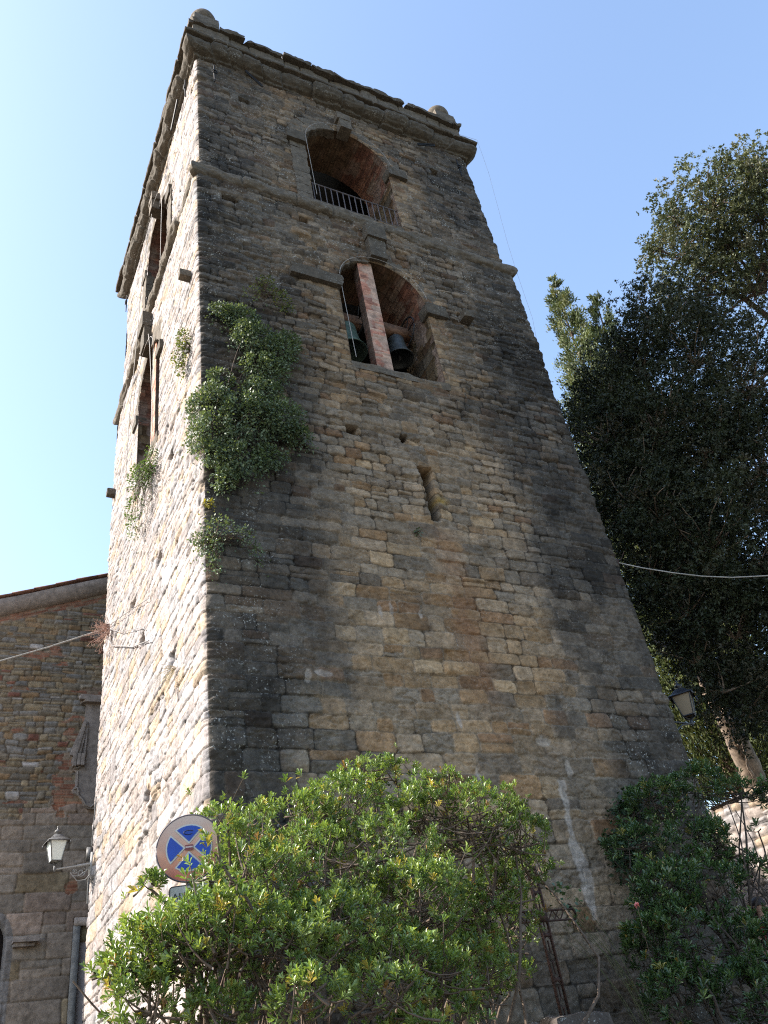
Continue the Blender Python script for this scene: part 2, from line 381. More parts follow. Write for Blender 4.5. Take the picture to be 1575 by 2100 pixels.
    px_, pz_ = np.array([4.20, 4.20, 4.24, 4.19, 4.20, 4.23, 4.24]), np.array([1.4, 1.61, 1.88, 2.15, 2.41, 2.67, 2.89])
    cxp = np.interp(Z, px_[[0,1,2,3,4,5,6]], px_) if False else np.interp(Z, pz_, px_); wd = np.interp(Z, [1.4, 1.7, 2.0, 2.2, 2.3, 2.6, 2.9], [.02, .075, .085, .075, .022, .05, .06])
    pl = np.where(front & (Z > 1.4) & (Z < 2.92), 1-sst(-.012, .012, np.abs(X-cxp)-wd+.03*fbm(U*9, Z*9, 47)), 0)
    for qx, qz, a, b_ in ((4.15, 3.41, .11, .065), (3.0, 3.62, .03, .1), (1.35, 4.1, .12, .05), (2.35, 5.05, .03, .09), (2.2, 5.0, .03, .09), (2.75, 5.0, .03, .08), (4.4, 3.05, .05, .12), (1.15, 4.05, .04, .09), (3.1, 2.95, .03, .12)):
        dd = np.hypot((X-qx)/a, (Z-qz)/b_)+.5*fbm(U*6, Z*6, 48); pl = np.maximum(pl, np.where(front, .8*(1-sst(.8, 1.1, dd)), 0))
    col = col*(1-.8*pl[:, None])+np.array((.36, .31, .265))*(1+.5*fbm(U*14, Z*14, 49, 4))[:, None]*(.8*pl[:, None]); h = h*(1-.5*pl)
    # black weathering crusts: both quoin strips, the top storeys, soft blotches; painted shade along the foot
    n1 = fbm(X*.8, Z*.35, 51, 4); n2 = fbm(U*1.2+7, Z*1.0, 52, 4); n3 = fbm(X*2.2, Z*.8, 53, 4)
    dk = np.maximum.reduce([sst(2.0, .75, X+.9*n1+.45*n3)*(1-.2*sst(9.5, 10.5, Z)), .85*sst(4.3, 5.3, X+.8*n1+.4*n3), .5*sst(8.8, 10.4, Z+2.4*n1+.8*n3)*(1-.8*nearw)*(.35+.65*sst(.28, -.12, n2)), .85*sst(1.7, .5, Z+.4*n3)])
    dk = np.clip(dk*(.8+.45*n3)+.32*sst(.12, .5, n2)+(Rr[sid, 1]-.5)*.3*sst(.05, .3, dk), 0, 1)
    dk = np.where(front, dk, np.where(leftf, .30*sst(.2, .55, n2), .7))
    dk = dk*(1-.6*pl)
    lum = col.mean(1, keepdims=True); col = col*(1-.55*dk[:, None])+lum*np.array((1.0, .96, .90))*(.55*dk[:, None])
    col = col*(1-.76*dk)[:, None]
    tint = np.exp(-((np.hypot((X-3.44)/.1, (Z-6.92)/.07))**2)); col = np.where(front[:, None], col*(1-tint[:, None])+np.array((.33, .22, .07))*tint[:, None], col)
    col *= (1-.86*hole)[:, None]  # insides of the holes and slit painted darker, as shade
    lich = np.where(front, np.clip(.3+1.1*sst(9.5, 13, Z)+.9*sst(4.8, 5.6, X+.5*n1)*sst(4.5, 2.5, Z)+.5*sst(1.2, .6, X), 0, 1), .0)
    # ---- openings: pull the rim onto the arch, flatten the relief there
    V = np.stack([X, Y, Z], -1); kill = np.zeros(len(U), bool)
    for w in (UP, MID):
        for a, side, ax in ((X, front, 0), (Y, leftf, 1)):
            s_ = np.where(side, arch_sd(a, Z, w), 9); near = np.abs(s_) < .0135
            ga = (arch_sd(a+.002, Z, w)-arch_sd(a-.002, Z, w))/.004; gz = (arch_sd(a, Z+.002, w)-arch_sd(a, Z-.002, w))/.004
            V[near, ax] -= (s_*ga)[near]; V[near, 2] -= (s_*gz)[near]
            h = np.where(s_ < .05, h*sst(-.0, .05, s_), h); kill |= s_ < -.0136
    sc = 1-inset(V[:, 2])/(TW/2)
    V[:, 0] = TW/2+(V[:, 0]-TW/2)*sc; V[:, 1] = TW/2+(V[:, 1]-TW/2)*sc
    V[:, 0] += NX.ravel()*h; V[:, 1] += NY.ravel()*h
    a, b_ = sh; I, J = np.meshgrid(np.arange(a-1), np.arange(b_-1), indexing='ij')
    F = np.stack([I*b_+J, (I+1)*b_+J, (I+1)*b_+J+1, I*b_+J+1], -1).reshape(-1, 4)
    F = F[~kill[F].any(1)]
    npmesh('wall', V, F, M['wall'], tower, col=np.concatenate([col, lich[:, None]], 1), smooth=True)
tower_wall()

def reveal(w, side, name='window_reveal', depth=1.0, brick=True):
    """jambs, brick barrel and sill of one arched opening"""
    ins = .075 if w is UP else 0
    nb = 150; ang = np.linspace(0, math.pi, nb); hz = w['zs']-w['z0']
    bz = np.arange(0, hz, .015)
    path = [(-w['hw'], w['z0']+t) for t in bz]+[(-w['hw']*math.cos(t), w['zs']+w['hw']*math.sin(t)) for t in ang]+[(w['hw'], w['z0']+t) for t in bz[::-1]]
    path = np.array(path); s = np.concatenate([[0], np.cumsum(np.hypot(*np.diff(path, axis=0).T))])
    dd = np.arange(0, depth+.001, .014); S, D = np.meshgrid(s, dd, indexing='ij')
    A = lay(D, S, -.1, s[-1]+.2, lambda z: .062, lambda z: .24, 61, wob=.006, split=0)
    Rr, sid, e = A['R'], A['sid'], A['e']
    isarch = ((S.ravel() > hz-.25) & (S.ravel() < s[-1]-hz+.25))
    Bs = lay(D, S, -.1, s[-1]+.2, lambda z: .22, lambda z: .4, 63, wob=.012, split=.1)
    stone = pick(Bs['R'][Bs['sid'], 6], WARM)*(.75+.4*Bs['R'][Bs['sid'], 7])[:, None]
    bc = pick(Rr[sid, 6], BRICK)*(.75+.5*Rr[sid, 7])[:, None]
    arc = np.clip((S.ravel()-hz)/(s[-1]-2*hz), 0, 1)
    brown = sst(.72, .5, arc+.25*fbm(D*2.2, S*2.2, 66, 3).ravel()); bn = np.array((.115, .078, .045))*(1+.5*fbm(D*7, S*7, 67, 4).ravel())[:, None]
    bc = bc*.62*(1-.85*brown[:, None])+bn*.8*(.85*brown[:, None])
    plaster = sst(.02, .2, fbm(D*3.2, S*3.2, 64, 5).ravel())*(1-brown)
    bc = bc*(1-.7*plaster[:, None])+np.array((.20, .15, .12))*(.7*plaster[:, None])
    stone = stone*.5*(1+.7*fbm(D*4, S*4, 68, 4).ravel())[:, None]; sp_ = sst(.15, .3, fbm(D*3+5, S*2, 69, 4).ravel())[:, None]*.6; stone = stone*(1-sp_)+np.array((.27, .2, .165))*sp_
    col = np.where(isarch[:, None], bc, stone)
    col *= (1-.45*(1-sst(.002, .012, np.where(isarch, e, Bs['e']))))[:, None]
    hgt = np.where(isarch, .012*(1-np.exp(-e/.01)), .02*(1-np.exp(-Bs['e']/.02)))+.012*fbm(D*6, S*6, 65).ravel()
    hgt *= sst(0, .04, D.ravel())
    nrm = np.stack([-np.gradient(path[:, 1], s), np.gradient(path[:, 0], s)], -1); nrm = -nrm/np.linalg.norm(nrm, axis=1)[:, None]
    P2 = path[:, None, :]+0*D[..., None]; P2 = P2+nrm[:, None, :]*hgt.reshape(D.shape)[..., None]*-1
    V = np.stack([w['c']+P2[..., 0], ins-.004+D, P2[..., 1]], -1)
    if side == 'left': V = V[..., [1, 0, 2]]
    a, b_ = D.shape; I, J = np.meshgrid(np.arange(a-1), np.arange(b_-1), indexing='ij')
    F = np.stack([I*b_+J, (I+1)*b_+J, (I+1)*b_+J+1, I*b_+J+1], -1).reshape(-1, 4)
    col = np.concatenate([col, np.zeros((len(col), 1))], 1)
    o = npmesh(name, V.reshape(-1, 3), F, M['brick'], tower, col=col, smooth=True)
    mb = MB()
    c = [w['c'], ins+.46, w['z0']-.075]; d = [2*w['hw']+.06, .98, .15]
    if side == 'left': c = [c[1], c[0], c[2]]; d = [d[1], d[0], d[2]]
    rough_block(mb, c, d, 5, .008, .04, 14)
    mb.build('sill', M['trimlight'], o, smooth=True)
    return o
rv_up = reveal(UP, 'front'); rv_mid = reveal(MID, 'front'); rl_up = reveal(UP, 'left'); rl_mid = reveal(MID, 'left')
# floors of the bell chambers keep the inside dark
for z in (9.1, 13.2, 17.5): MB().box((TW/2, TW/2, z), (TW-.5, TW-.5, .2)).build('chamber_floor', M['dark'], tower)

def molding(prof, name, mat, zoff=0, joint=.55, amp=.012, seed=1, shrink=0.0, lump=.02):
    """a moulded course running round the tower: profile of (outward, z), with open joints and worn lumps"""
    prof = np.array(prof); seg = np.diff(prof, axis=0); L = np.concatenate([[0], np.cumsum(np.hypot(*seg.T))])
    t = np.linspace(0, L[-1], int(L[-1]/.016)+2); po = np.interp(t, L, prof[:, 0])-shrink; pz = np.interp(t, L, prof[:, 1])
    r = np.random.default_rng(seed); mb = MB(); cols = []
    for k, (A0, B0) in enumerate((((0, TW), (0, 0)), ((0, 0), (TW, 0)), ((TW, 0), (TW, TW)), ((TW, TW), (0, TW)))):
        n = 330 if k < 2 else 90
        f = np.linspace(0, 1, n); sgn = [(-1, 1), (-1, -1), (1, -1), (1, 1)]
        a, b = np.array(A0, float), np.array(B0, float); da, db = np.array(sgn[k]), np.array(sgn[(k+1) % 4])
        out = np.array([(-1, 0), (0, -1), (1, 0), (0, 1)][k], float)
        s = f*TW; joints = np.cumsum(r.uniform(.6, 1.4, 30)*joint); dj = np.abs(s[:, None]-joints[None]).min(1); sid = np.searchsorted(joints, s)
        off = r.normal(0, lump*.5, 40)[sid]; dz = r.normal(0, lump*.3, 40)[sid]
        nz = fbm(s[:, None]*5+k*20, t[None]*9+0*s[:, None], seed, 4)*amp*2.2+fbm(s[:, None]*2.2+k*9, t[None]*2+0*s[:, None], seed+4, 4)*lump*1.3
        ends = sst(0, .02, t)*sst(0, .02, L[-1]-t)
        wv = (off[:, None]+nz-.05*np.exp(-(dj/.016)**2)[:, None])*sst(0, .12, np.minimum(s, TW-s))[:, None]*ends[None]
        P = (a[None]*(1-f[:, None])+b[None]*f[:, None])[:, None, :]+(da[None]*(1-f[:, None])+db[None]*f[:, None])[:, None, :]*po[None, :, None]+out*wv[..., None]
        Pz = np.broadcast_to(pz[None], wv.shape)+zoff+dz[:, None]*sst(0, .1, np.minimum(s, TW-s))[:, None]*ends[None]
        mb.grid(np.concatenate([P, Pz[..., None]], -1))
    return mb.build(name, mat, tower, smooth=True)
molding([(-.12, 13.26), (.02, 13.30), (.065, 13.33), (.095, 13.40), (.09, 13.48), (.06, 13.57), (-.04, 13.67), (-.16, 13.72)], 'string_course', M['trimlight'], joint=1.0, amp=.02, seed=3, lump=.03)
S7 = .075
molding([(-.2, 17.56), (.0, 17.62), (.04, 17.63), (.05, 17.68), (.12, 17.70), (.20, 17.76), (.245, 17.86), (.245, 17.95), (.19, 18.02)], 'cornice', M['trim'], joint=.5, amp=.018, seed=5, shrink=S7, lump=.045)
molding([(.12, 18.035), (.275, 18.045), (.29, 18.09), (.28, 18.13), (.05, 18.20), (-.4, 18.22)], 'cornice_slab', M['trim'], joint=.8, amp=.01, seed=6, shrink=S7, lump=.018)
molding([(-.02, 18.2), (.06, 18.205), (.055, 18.5), (.06, 18.90), (-.3, 18.91)], 'parapet', M['trimlight'], joint=.6, amp=.012, seed=7, shrink=S7, lump=.03)
def coping():
    r = np.random.default_rng(12)
    mb = MB()
    def run(fn, L, gaps):
        s = -.02
        while s < L:
            l = min(r.uniform(.45, .95), L+.04-s); ok = not any(g0 < s+l/2 < g1 for g0, g1 in gaps)
            c, ax = fn(s+l/2); hh = r.uniform(.10, .15)
            if ok: rough_block(mb, (c[0], c[1], 18.905+hh/2+r.uniform(-.004, .02)), (l-.02, .46+r.uniform(-.03, .05), hh) if ax == 0 else (.46+r.uniform(-.03, .05), l-.02, hh), r.integers(1e6), .012, .12, 12)
            s += l
    run(lambda s: ((s, .16), 0), TW, [(4.75, 5.05)]); run(lambda s: ((.16, s), 1), TW, []); run(lambda s: ((TW-.16, s), 1), TW, []); run(lambda s: ((s, TW-.16), 0), TW, [])
    mb.build('coping', M['trim'], tower, smooth=True)
coping()
def finial(x, y, seed, s=1.0):
    mb = MB(); rough_block(mb, (x, y, 19.2), (.54*s, .54*s, .5), seed, .012, .12, 12)
    a = np.linspace(-math.pi/2, math.pi/2, 22); n = 36
    P = []
    for t in a:
        th = np.arange(n)*2*math.pi/n; rr = .285*s*math.cos(t)+.002
        nz = 1+.05*fbm(np.cos(th)*2+seed, np.sin(th)*2+t*2, seed)
        P.append(np.stack([x+rr*nz*np.cos(th), y+rr*nz*np.sin(th), 0*th+19.67+.29*s*math.sin(t)], -1))
    mb.grid(np.array(P), close_v=True)
    mb.build('finial', M['trimlight'], tower, smooth=True)
for i, (x, y) in enumerate(((.31, .25), (6.2, .25), (6.2, 6.2), (.3, 6.2))): finial(x, y, 3+i)
def dress(name, blocks, mat, parent=tower):
    mb = MB()
    for i, (c, d, am, rd) in enumerate(blocks): rough_block(mb, c, d, 17+i*7+len(name), am, rd, 12)
    return mb.build(name, mat, parent, smooth=True)
for w, ins in ((UP, S7), (MID, 0)):
    up = w is UP
    for side in ('front', 'left'):
        f = (lambda x, y, z: (x, y, z)) if side == 'front' else (lambda x, y, z: (y, x, z))
        def fd(a, b, c, side=side): return (a, b, c) if side == 'front' else (b, a, c)
        kz = w['zs']+w['hw']
        if up: dress('keystone', [(f(w['c']+.04, ins-.02, kz+.2), fd(.27, .30, .5), .012, .14), (f(w['c']+.0, ins-.05, kz+.36), fd(.3, .27, .22), .012, .18)], M['trimlight'], rv_up if side == 'front' else rl_up)
        else: dress('keystone', [(f(w['c']+.02, -.02, kz+.3), fd(.34, .26, .56), .012, .12), (f(w['c']+.03, -.06, kz+.74), fd(.4, .27, .38), .012, .12)], M['trim'], rv_mid if side == 'front' else rl_mid)
        zi = w['zs']-(.1 if not up else .0)
        wd = .92 if (not up and side == 'front') else .42 if side == 'front' else .3; lf_ = side == 'left'
        dress('impost', [(f(w['c']-w['hw']-wd/2+.03, ins+.04, zi), fd(wd, .22 if lf_ else .3, (.2 if lf_ else .26) if not up else .3), .014, .14)], M['trim'], rv_up if (up and side == 'front') else rv_mid if side == 'front' else rl_up if up else rl_mid)
        dress('impost', [(f(w['c']+w['hw']+.17, ins+.05, zi-.02), fd(.3 if lf_ else .44, .2 if lf_ else .28, .2 if lf_ else .28), .02, .25)], M['trim'], rv_up if (up and side == 'front') else rv_mid if side == 'front' else rl_up if up else rl_mid)
        if up:
            zz = w['z0']-.05; r = np.random.default_rng(3)
            for sg in ((-1,) if side == 'front' else (-1, 1)):
                blocks = []; z = zz
                while z < w['zs']-.25:
                    hh = r.uniform(.16, .34); blocks.append((f(w['c']+sg*(w['hw']+.15), ins+.05, z+hh/2), fd(.33+r.uniform(-.03, .03), .15+r.uniform(0, .02), hh-.008), .014, .1)); z += hh
                dress('jamb', blocks, M['trimlight'], rv_up if side == 'front' else rl_up)
        # voussoirs of the arch
        blocks = []; mb = MB(); n = 9
        for i in range(n):
            a0 = math.pi*(i+.5)/n
            if abs(a0-math.pi/2) < .16: continue
            rr = w['hw']+.19; cx_, cz_ = w['c']-rr*math.cos(a0), w['zs']+rr*math.sin(a0)
            th = math.pi/2-a0; cs, sn = math.cos(-th), math.sin(-th)
            rot = np.array([[math.cos(th), 0, math.sin(th)], [0, 1, 0], [-math.sin(th), 0, math.cos(th)]])@np.eye(3)
            rot = np.array([[math.sin(a0), 0, -math.cos(a0)], [0, 1, 0], [math.cos(a0), 0, math.sin(a0)]])
            if side == 'left': rot = rot[[1, 0, 2]][:, [0, 1, 2]]
            rough_block(mb, f(cx_, ins+.088, cz_), (math.pi*rr/n-.012, .19, .34+.09*math.sin(i*7)), 40+i, .022, .12, 12, rot=rot)
        mb.build('voussoirs', M['trimlight'], rv_up if (up and side == 'front') else rv_mid if side == 'front' else rl_up if up else rl_mid, smooth=True)
# brick pier between the bells (front) and its twin in the left opening
def pier(f, parent):
    mb = MB(); col = []
    for (o, eu, wdt, k) in (((2.88, .04), (1, 0), .29, 0), ((2.88, .22), (0, -1), .18, 1), ((3.17, .04), (0, 1), .18, 2)):
        uu = np.arange(0, wdt+.001, .012); zz = np.arange(9.47, 12.3, .012); U, Z = np.meshgrid(uu, zz, indexing='ij')
        A = lay(U, Z, 9.4, 12.5, lambda z: .068, lambda z: .2, 71+k, wob=.006, split=0); Rr, sid = A['R'], A['sid']
        pls = sst(-.12, .12, fbm(U*4, Z*5, 72+k, 4).ravel())
        c = pick(Rr[sid, 6], BRICK)*(1.0+.6*Rr[sid, 7])[:, None]; pc_ = np.array((.37, .265, .205))*(1+.35*fbm(U*9, Z*9, 76, 4).ravel())[:, None]; c = c*(1-.82*pls[:, None])+pc_*(.82*pls[:, None]); c = c*(1-.5*sst(.3, 0, Z.ravel()-9.47+.2*fbm(U*8, Z*8, 77).ravel()))[:, None]
        if k: c = c*.30  # side faces: shade put into the brick colour
        hh = .01*(1-np.exp(-A['e']/.008))*(1-.6*pls)+.01*fbm(U*6, Z*6, 75).ravel()
        edge = np.minimum(U, wdt-U).ravel(); hh = hh*sst(0, .03, edge)
        n = np.array([eu[1], -eu[0]]); hh = hh.reshape(U.shape)
        X_ = o[0]+eu[0]*U+n[0]*hh; Y_ = o[1]+eu[1]*U+n[1]*hh
        P = np.stack([X_, Y_, Z], -1); P = P if f == 'front' else P[..., [1, 0, 2]]
        mb.grid(P); col.append(np.concatenate([c, np.zeros((len(c), 1))], 1))
    return mb.build('brick_pier', M['brick'], parent, smooth=True, col=np.concatenate(col))
pier('front', rv_mid); pier('left', rl_mid)
# railing of the upper opening
rail = MB(); y = .12
rail.tube([(2.23, y, 14.46), (4.11, y, 14.46)], .017, 6); rail.tube([(2.23, y, 13.92), (4.11, y, 13.92)], .013, 6)
for i in range(15): rail.tube([(2.3+i*.125, y, 13.82), (2.3+i*.125, y, 14.46)], .0105, 6)
rail.build('railing', plain('worn purple grey iron', (.085, .07, .07), .6, noise=.3), rv_up)
rl = MB()
rl.tube([(y, 2.23, 14.46), (y, 4.11, 14.46)], .015, 6)
for i in range(15): rl.tube([(y, 2.3+i*.125, 13.8), (y, 2.3+i*.125, 14.46)], .0105, 6)
rl.build('railing', M['iron'], rl_up)
# pale net wire following the arches, a floodlight, iron anchors, stone stubs
def archwire(w, ins, side, par):
    pts = [(w['c']-w['hw']+.04, ins-.03, w['z0']+.02)]+[(w['c']-(w['hw']+.0)*math.cos(t), ins-.035, w['zs']+(w['hw']+.0)*math.sin(t)) for t in np.linspace(0, math.pi*.97, 24)]
    pts = np.array(pts); pts = pts if side == 'front' else pts[:, [1, 0, 2]]
    MB().tube(pts, .005, 5).build('net_wire', M['wire'], par)
archwire(UP, S7-.09, 'front', rv_up); archwire(MID, -.06, 'front', rv_mid); archwire(UP, -.03, 'left', rl_up); archwire(MID, -.08, 'left', rl_mid)
def anchor(x, y, z0, z1, out):
    mb = MB(); ox, oy = out; x += ox*.12; y += oy*.12
    zm = z0+(z1-z0)*.55
    mb.tube([(x, y, z0), (x, y, zm)], [.012, .02], 6).tube([(x, y, zm), (x, y, z1)], [.02, .012], 6)
    a = np.linspace(0, 2*math.pi, 13); t = (oy, ox)
    mb.tube([(x+abs(t[0])*.05*math.cos(k)+ox*.02, y+abs(t[1])*.05*math.cos(k)+oy*.02, zm+.05*math.sin(k)) for k in a], .014, 5)
    mb.build('tie_anchor', M['black'], tower)
anchor(.41, S7, 16.65, 17.3, (0, -1)); anchor(6.02, S7, 16.55, 17.22, (0, -1)); anchor(S7, .42, 16.6, 17.25, (-1, 0)); anchor(S7, 5.95, 16.5, 17.1, (-1, 0))
for p0, p1 in (((1.08, S7-.13, 17.54), (1.40, S7-.13, 17.18)), ((5.03, S7-.13, 17.24), (5.50, S7-.13, 17.48)), ((S7-.13, 1.0, 17.5), (S7-.13, 1.5, 17.2))):
    p0, p1 = np.array(p0), np.array(p1); o = np.array((.0, .0, .03))
    MB().tube([p0-o, p1-o], .018, 6).tube([p0+o, p1+o], .018, 6).tube([p0-o, p0+o], .016, 6).tube([p1-o, p1+o], .016, 6).build('iron_strap', M['black'], tower)
dress('stone_stub', [((-.06, .38, 10.98), (.24, .13, .13), .012, .5)], M['trimlight']); dress('stone_stub', [((-.06, 6.2, 11.1), (.24, .15, .14), .012, .5)], M['trim'])
dress('corbel', [((4.86, -.07, 11.3), (.22, .26, .15), .02, .35)], M['trim'])
fl = MB().box((.70, .1, 19.12), (.14, .1, .1), rot=Matrix.Rotation(.5, 3, 'X')).box((.64, .12, 19.05), (.03, .03, .14)).tube([(.54, .12, 19.1), (.62, .1, 19.14)], .012, 5)
tag(fl.build('floodlight', plain('pale grey housing', (.3, .3, .3), .5), None), 'small floodlight on the tower parapet beside the front left ball finial', 'floodlight')

# ------------------------------------------------------------------ bells
def bell(x, y, z, r, hgt, mat, label):
    t = thing('bell', label, 'bell', group='bells in the front opening')
    pr = [(.02, hgt), (.22*r, hgt*.995), (.46*r, hgt*.95), (.56*r, hgt*.86), (.6*r, hgt*.6), (.68*r, hgt*.35), (.82*r, hgt*.14), (r, 0), (r*.985, -.012), (r*.9, .0), (.72*r, hgt*.2), (.55*r, hgt*.5), (.4*r, hgt*.85), (.01, hgt*.9)]
    MB().lathe(pr, 40, (x, y, z)).build('bell_body', mat, t, smooth=True)
    MB().tube([(x, y, z+hgt*.8), (x, y, z+.06)], .012, 6).lathe([(.005, .1), (.04, .06), (.045, .02), (.005, -.04)], 12, (x, y, z)).build('clapper', M['iron'], t, smooth=True)
    MB().box((x, y, z+hgt+.15), (.62, .16, .2)).box((x, y, z+hgt+.03), (.1, .12, .08)).build('headstock', M['wood'], t)
    a = np.linspace(0, 2*math.pi, 25)
    wh = MB().tube([(x+.26, y+.3*math.cos(k), z+hgt+.2+.3*math.sin(k)) for k in a], .016, 6)
    for k in a[:-1:4]: wh.tube([(x+.26, y, z+hgt+.2), (x+.26, y+.3*math.cos(k), z+hgt+.2+.3*math.sin(k))], .01, 5)
    wh.build('wheel', M['iron'], t)
    MB().tube([(x-.4, y, z+hgt+.16), (x+.4, y, z+hgt+.16)], .02, 6).build('axle', M['iron'], t)
bell(2.74, .58, 10.40, .31, .66, M['verdigris'], 'green bronze bell left of the brick pier in the tower opening')
bell(3.70, .55, 10.52, .25, .54, M['bronze'], 'small dark bronze bell right of the brick pier in the tower opening')

# ------------------------------------------------------------------ church behind, to the left
CY = 9.0
def rake(x): return 10.25+.395*(x+.1)-.79*np.maximum(x-3.0, 0)      # underside of the raking cornice
church = thing('church', 'stone church with plain gable front in shade behind the bell tower', 'church')
def church_front():
    xs = np.concatenate([np.linspace(-9, -3.2, 24), np.arange(-3.1, 1.3, .0155), np.linspace(1.4, 7.5, 30)])
    zz = np.concatenate([np.linspace(-1.8, 1, 20), np.arange(1.02, 12.9, .0165)])
    Xg, Zg = np.meshgrid(xs, zz, indexing='ij'); sh = Xg.shape; X, Z = Xg.ravel(), Zg.ravel()
    low = Z < 5.62+.22*np.sign(vn(X*1.6, X*0, 120))*(np.abs(vn(X*1.6, X*0, 120)) > .25)
    A = lay(X, Z, -2, 6.1, lambda z: .34 if z < 4.6 else .24, lambda z: .62, 101, wob=.016, split=.1)
    B = lay(X, Z, 5.3, 13, lambda z: .125, lambda z: .24, 103, wob=.04, split=.28)
    def g(k): return np.where(low, A[k], B[k])
    e = g('e'); RA, RB = A['R'][A['sid']], B['R'][B['sid']]; Rr = np.where(low[:, None], RA, RB)
    h = np.where(low, .022*(1-np.exp(-e/.010)), .028*(1-np.exp(-e/.022)))+(Rr[:, 0]-.5)*np.where(low, .02, .03)+g('lz')*(Rr[:, 1]-.5)*.02
    h += fbm(X*9, Z*12, 105, 4)*.012-.012*np.abs(fbm(X*5, Z*9, 106, 3))
    lowp = [(3, (.225, .188, .160)), (2, (.205, .178, .155)), (2, (.245, .192, .162)), (.5, (.235, .188, .13)), (1, (.19, .165, .143))]
    upp = [(3, (.235, .18, .115)), (2, (.21, .172, .128)), (2, (.19, .17, .15)), (1.2, (.245, .16, .09)), (.55, (.19, .085, .06)), (.3, (.40, .36, .33)), (1.2, (.165, .14, .11))]
    col = np.where(low[:, None], pick(Rr[:, 6], lowp), pick(Rr[:, 6], upp))*(.8+.36*Rr[:, 7])[:, None]
    mort = np.array((.20, .155, .11)); j = (1-sst(.003, .02, e))*np.where(low, .35, .7)
    col = col*(1+.22*fbm(X*2.4, Z*3, 107, 4)*np.where(low, 1, .7))[:, None]
    col = col*(1-j[:, None])+mort*j[:, None]
    # red brick patching beside the carved slab, under the rake, and scattered slips
    sl = rake(X)-Z
    brk = np.maximum.reduce([1-sst(0, .05, np.hypot((X+.22)/.24, (Z-6.0)/.55)-1+.8*fbm(X*5, Z*5, 108)), 1-sst(.0, .05, np.hypot((X-.05)/.34, (Z-7.05)/.16)-1+.9*fbm(X*5, Z*5, 109)), 1-sst(.10, .13, sl-.05+.06*fbm(X*2, Z*2, 110)),
            1-sst(0, .05, np.hypot((X-.3)/.3, (Z-8.02)/.1)-1+.5*fbm(X*5, Z*5, 111)), 1-sst(0, .05, np.hypot((X-.06)/.13, (Z-4.2)/.12)-1+.5*fbm(X*5, Z*5, 112)), sst(.40, .46, fbm(X*1.8, Z*5, 113))*(Z > 5.7)])
    D = lay(X, Z-.395*np.where(sl < .2, X, 0), -10, 20, lambda z: .06, lambda z: .2, 115, wob=.008, split=0); RD = D['R'][D['sid']]
    bc = pick(RD[:, 6], [(3, (.22, .095, .06)), (2, (.25, .13, .085)), (2, (.22, .16, .115))])*(.8+.4*RD[:, 7])[:, None]
    jb = 1-sst(.002, .012, D['e']); bc = bc*(1-.7*jb[:, None])+mort*1.1*(.7*jb[:, None])
    col = col*(1-brk[:, None])+bc*brk[:, None]; h = h*(1-brk)+brk*(.012*(1-np.exp(-D['e']/.01)))
    col = col*np.where(low[:, None], np.array((1.13, 1.06, .98)), np.array((.98, .98, .98)))*(1+.2*fbm(X*1.2, Z*1.2, 117, 3))[:, None]*(1-.45*(1-sst(.002, .008, e))*(1-brk)*sst(-.2, .1, fbm(X*1.7, Z*1.7, 119, 3)))[:, None]
    # arched window at the left edge, door reveal at the right
    wd = np.maximum(np.where(Z > 3.35, np.hypot(X+1.42, Z-3.35)-.50, np.abs(X+1.42)-.50), .9-Z)
    inn = 1-sst(-.05, .0, wd); h = h*(1-inn)-.16*inn; col = np.where((wd < .10)[:, None], np.array((.18, .16, .148))*(1+.2*fbm(X*6, Z*6, 118))[:, None], col)
    dr = np.maximum(np.abs(X-.95)-.78, Z-3.66); h = np.where(dr < .02, -.02, h)
    V = np.stack([X, CY-h, Z], -1)
    kill = (sl < -.25) | (dr < -.03) | (np.maximum(np.where(Z > 3.35, np.hypot(X+1.42, Z-3.35)-.41, np.abs(X+1.42)-.41), 1.0-Z) < -.02)
    a, b_ = sh; I, J = np.meshgrid(np.arange(a-1), np.arange(b_-1), indexing='ij')
    F = np.stack([I*b_+J, (I+1)*b_+J, (I+1)*b_+J+1, I*b_+J+1], -1).reshape(-1, 4); F = F[~kill[F].any(1)]
    npmesh('front_wall', V, F, M['church'], church, col=np.concatenate([col, np.zeros((len(col), 1))], 1), smooth=True)
    # body of the nave behind
    mb = MB()
    for x in (-8.8, 7.3): mb.box((x, CY+9, 2.4), (.4, 17.6, 8.2))
    mb.box((-.75, CY+17.8, 2.4), (16, .4, 8.2)); mb.build('nave_wall', M['slab'], church)
    ang = math.atan(.395)
    cor = MB()
    xs = np.linspace(-9.3, 3.0, 130); r = np.random.default_rng(4)
    prof = [(.14, -.02), (-.02, .0), (-.11, .07), (-.15, .2), (-.17, .34), (-.15, .36), (.3, .37)]
    P = np.array([[[x, CY+p+.012*vn(x*2.2, k*1.3, 4), rake(x)+z+.012*vn(x*1.7, k*2.1, 5)] for k, (p, z) in enumerate(prof)] for x in xs])
    cor.grid(P)
    xs2 = np.linspace(3.0, 7.8, 40); cor.grid(np.array([[[x, CY+p, rake(x)+z] for p, z in prof] for x in xs2]))
    cor.build('raking_cornice', M['carved'], church, smooth=False)
    roof = MB(); r = np.random.default_rng(9)
    x = -9.6
    while x < 2.9:
        l = .44; z = rake(x+l/2)+.43+r.uniform(-.008, .012)
        roof.box((x+l/2, CY+.12, z), (l*1.1, .62, .03), rot=Matrix.Rotation(-ang+r.uniform(.02, .05), 3, 'Y')); x += l*.96
    roof.box((-3.2, CY+9.3, rake(-3.2)+.38), (13.5, 17.6, .06), rot=Matrix.Rotation(-ang, 3, 'Y'))
    roof.build('roof', M['tile'], church); roof = MB()
    roof.box((5.4, CY+9.3, rake(5.4)+.38), (5.3, 17.6, .06), rot=Matrix.Rotation(ang, 3, 'Y'))
    roof.build('roof', M['tile'], church)
church_front()
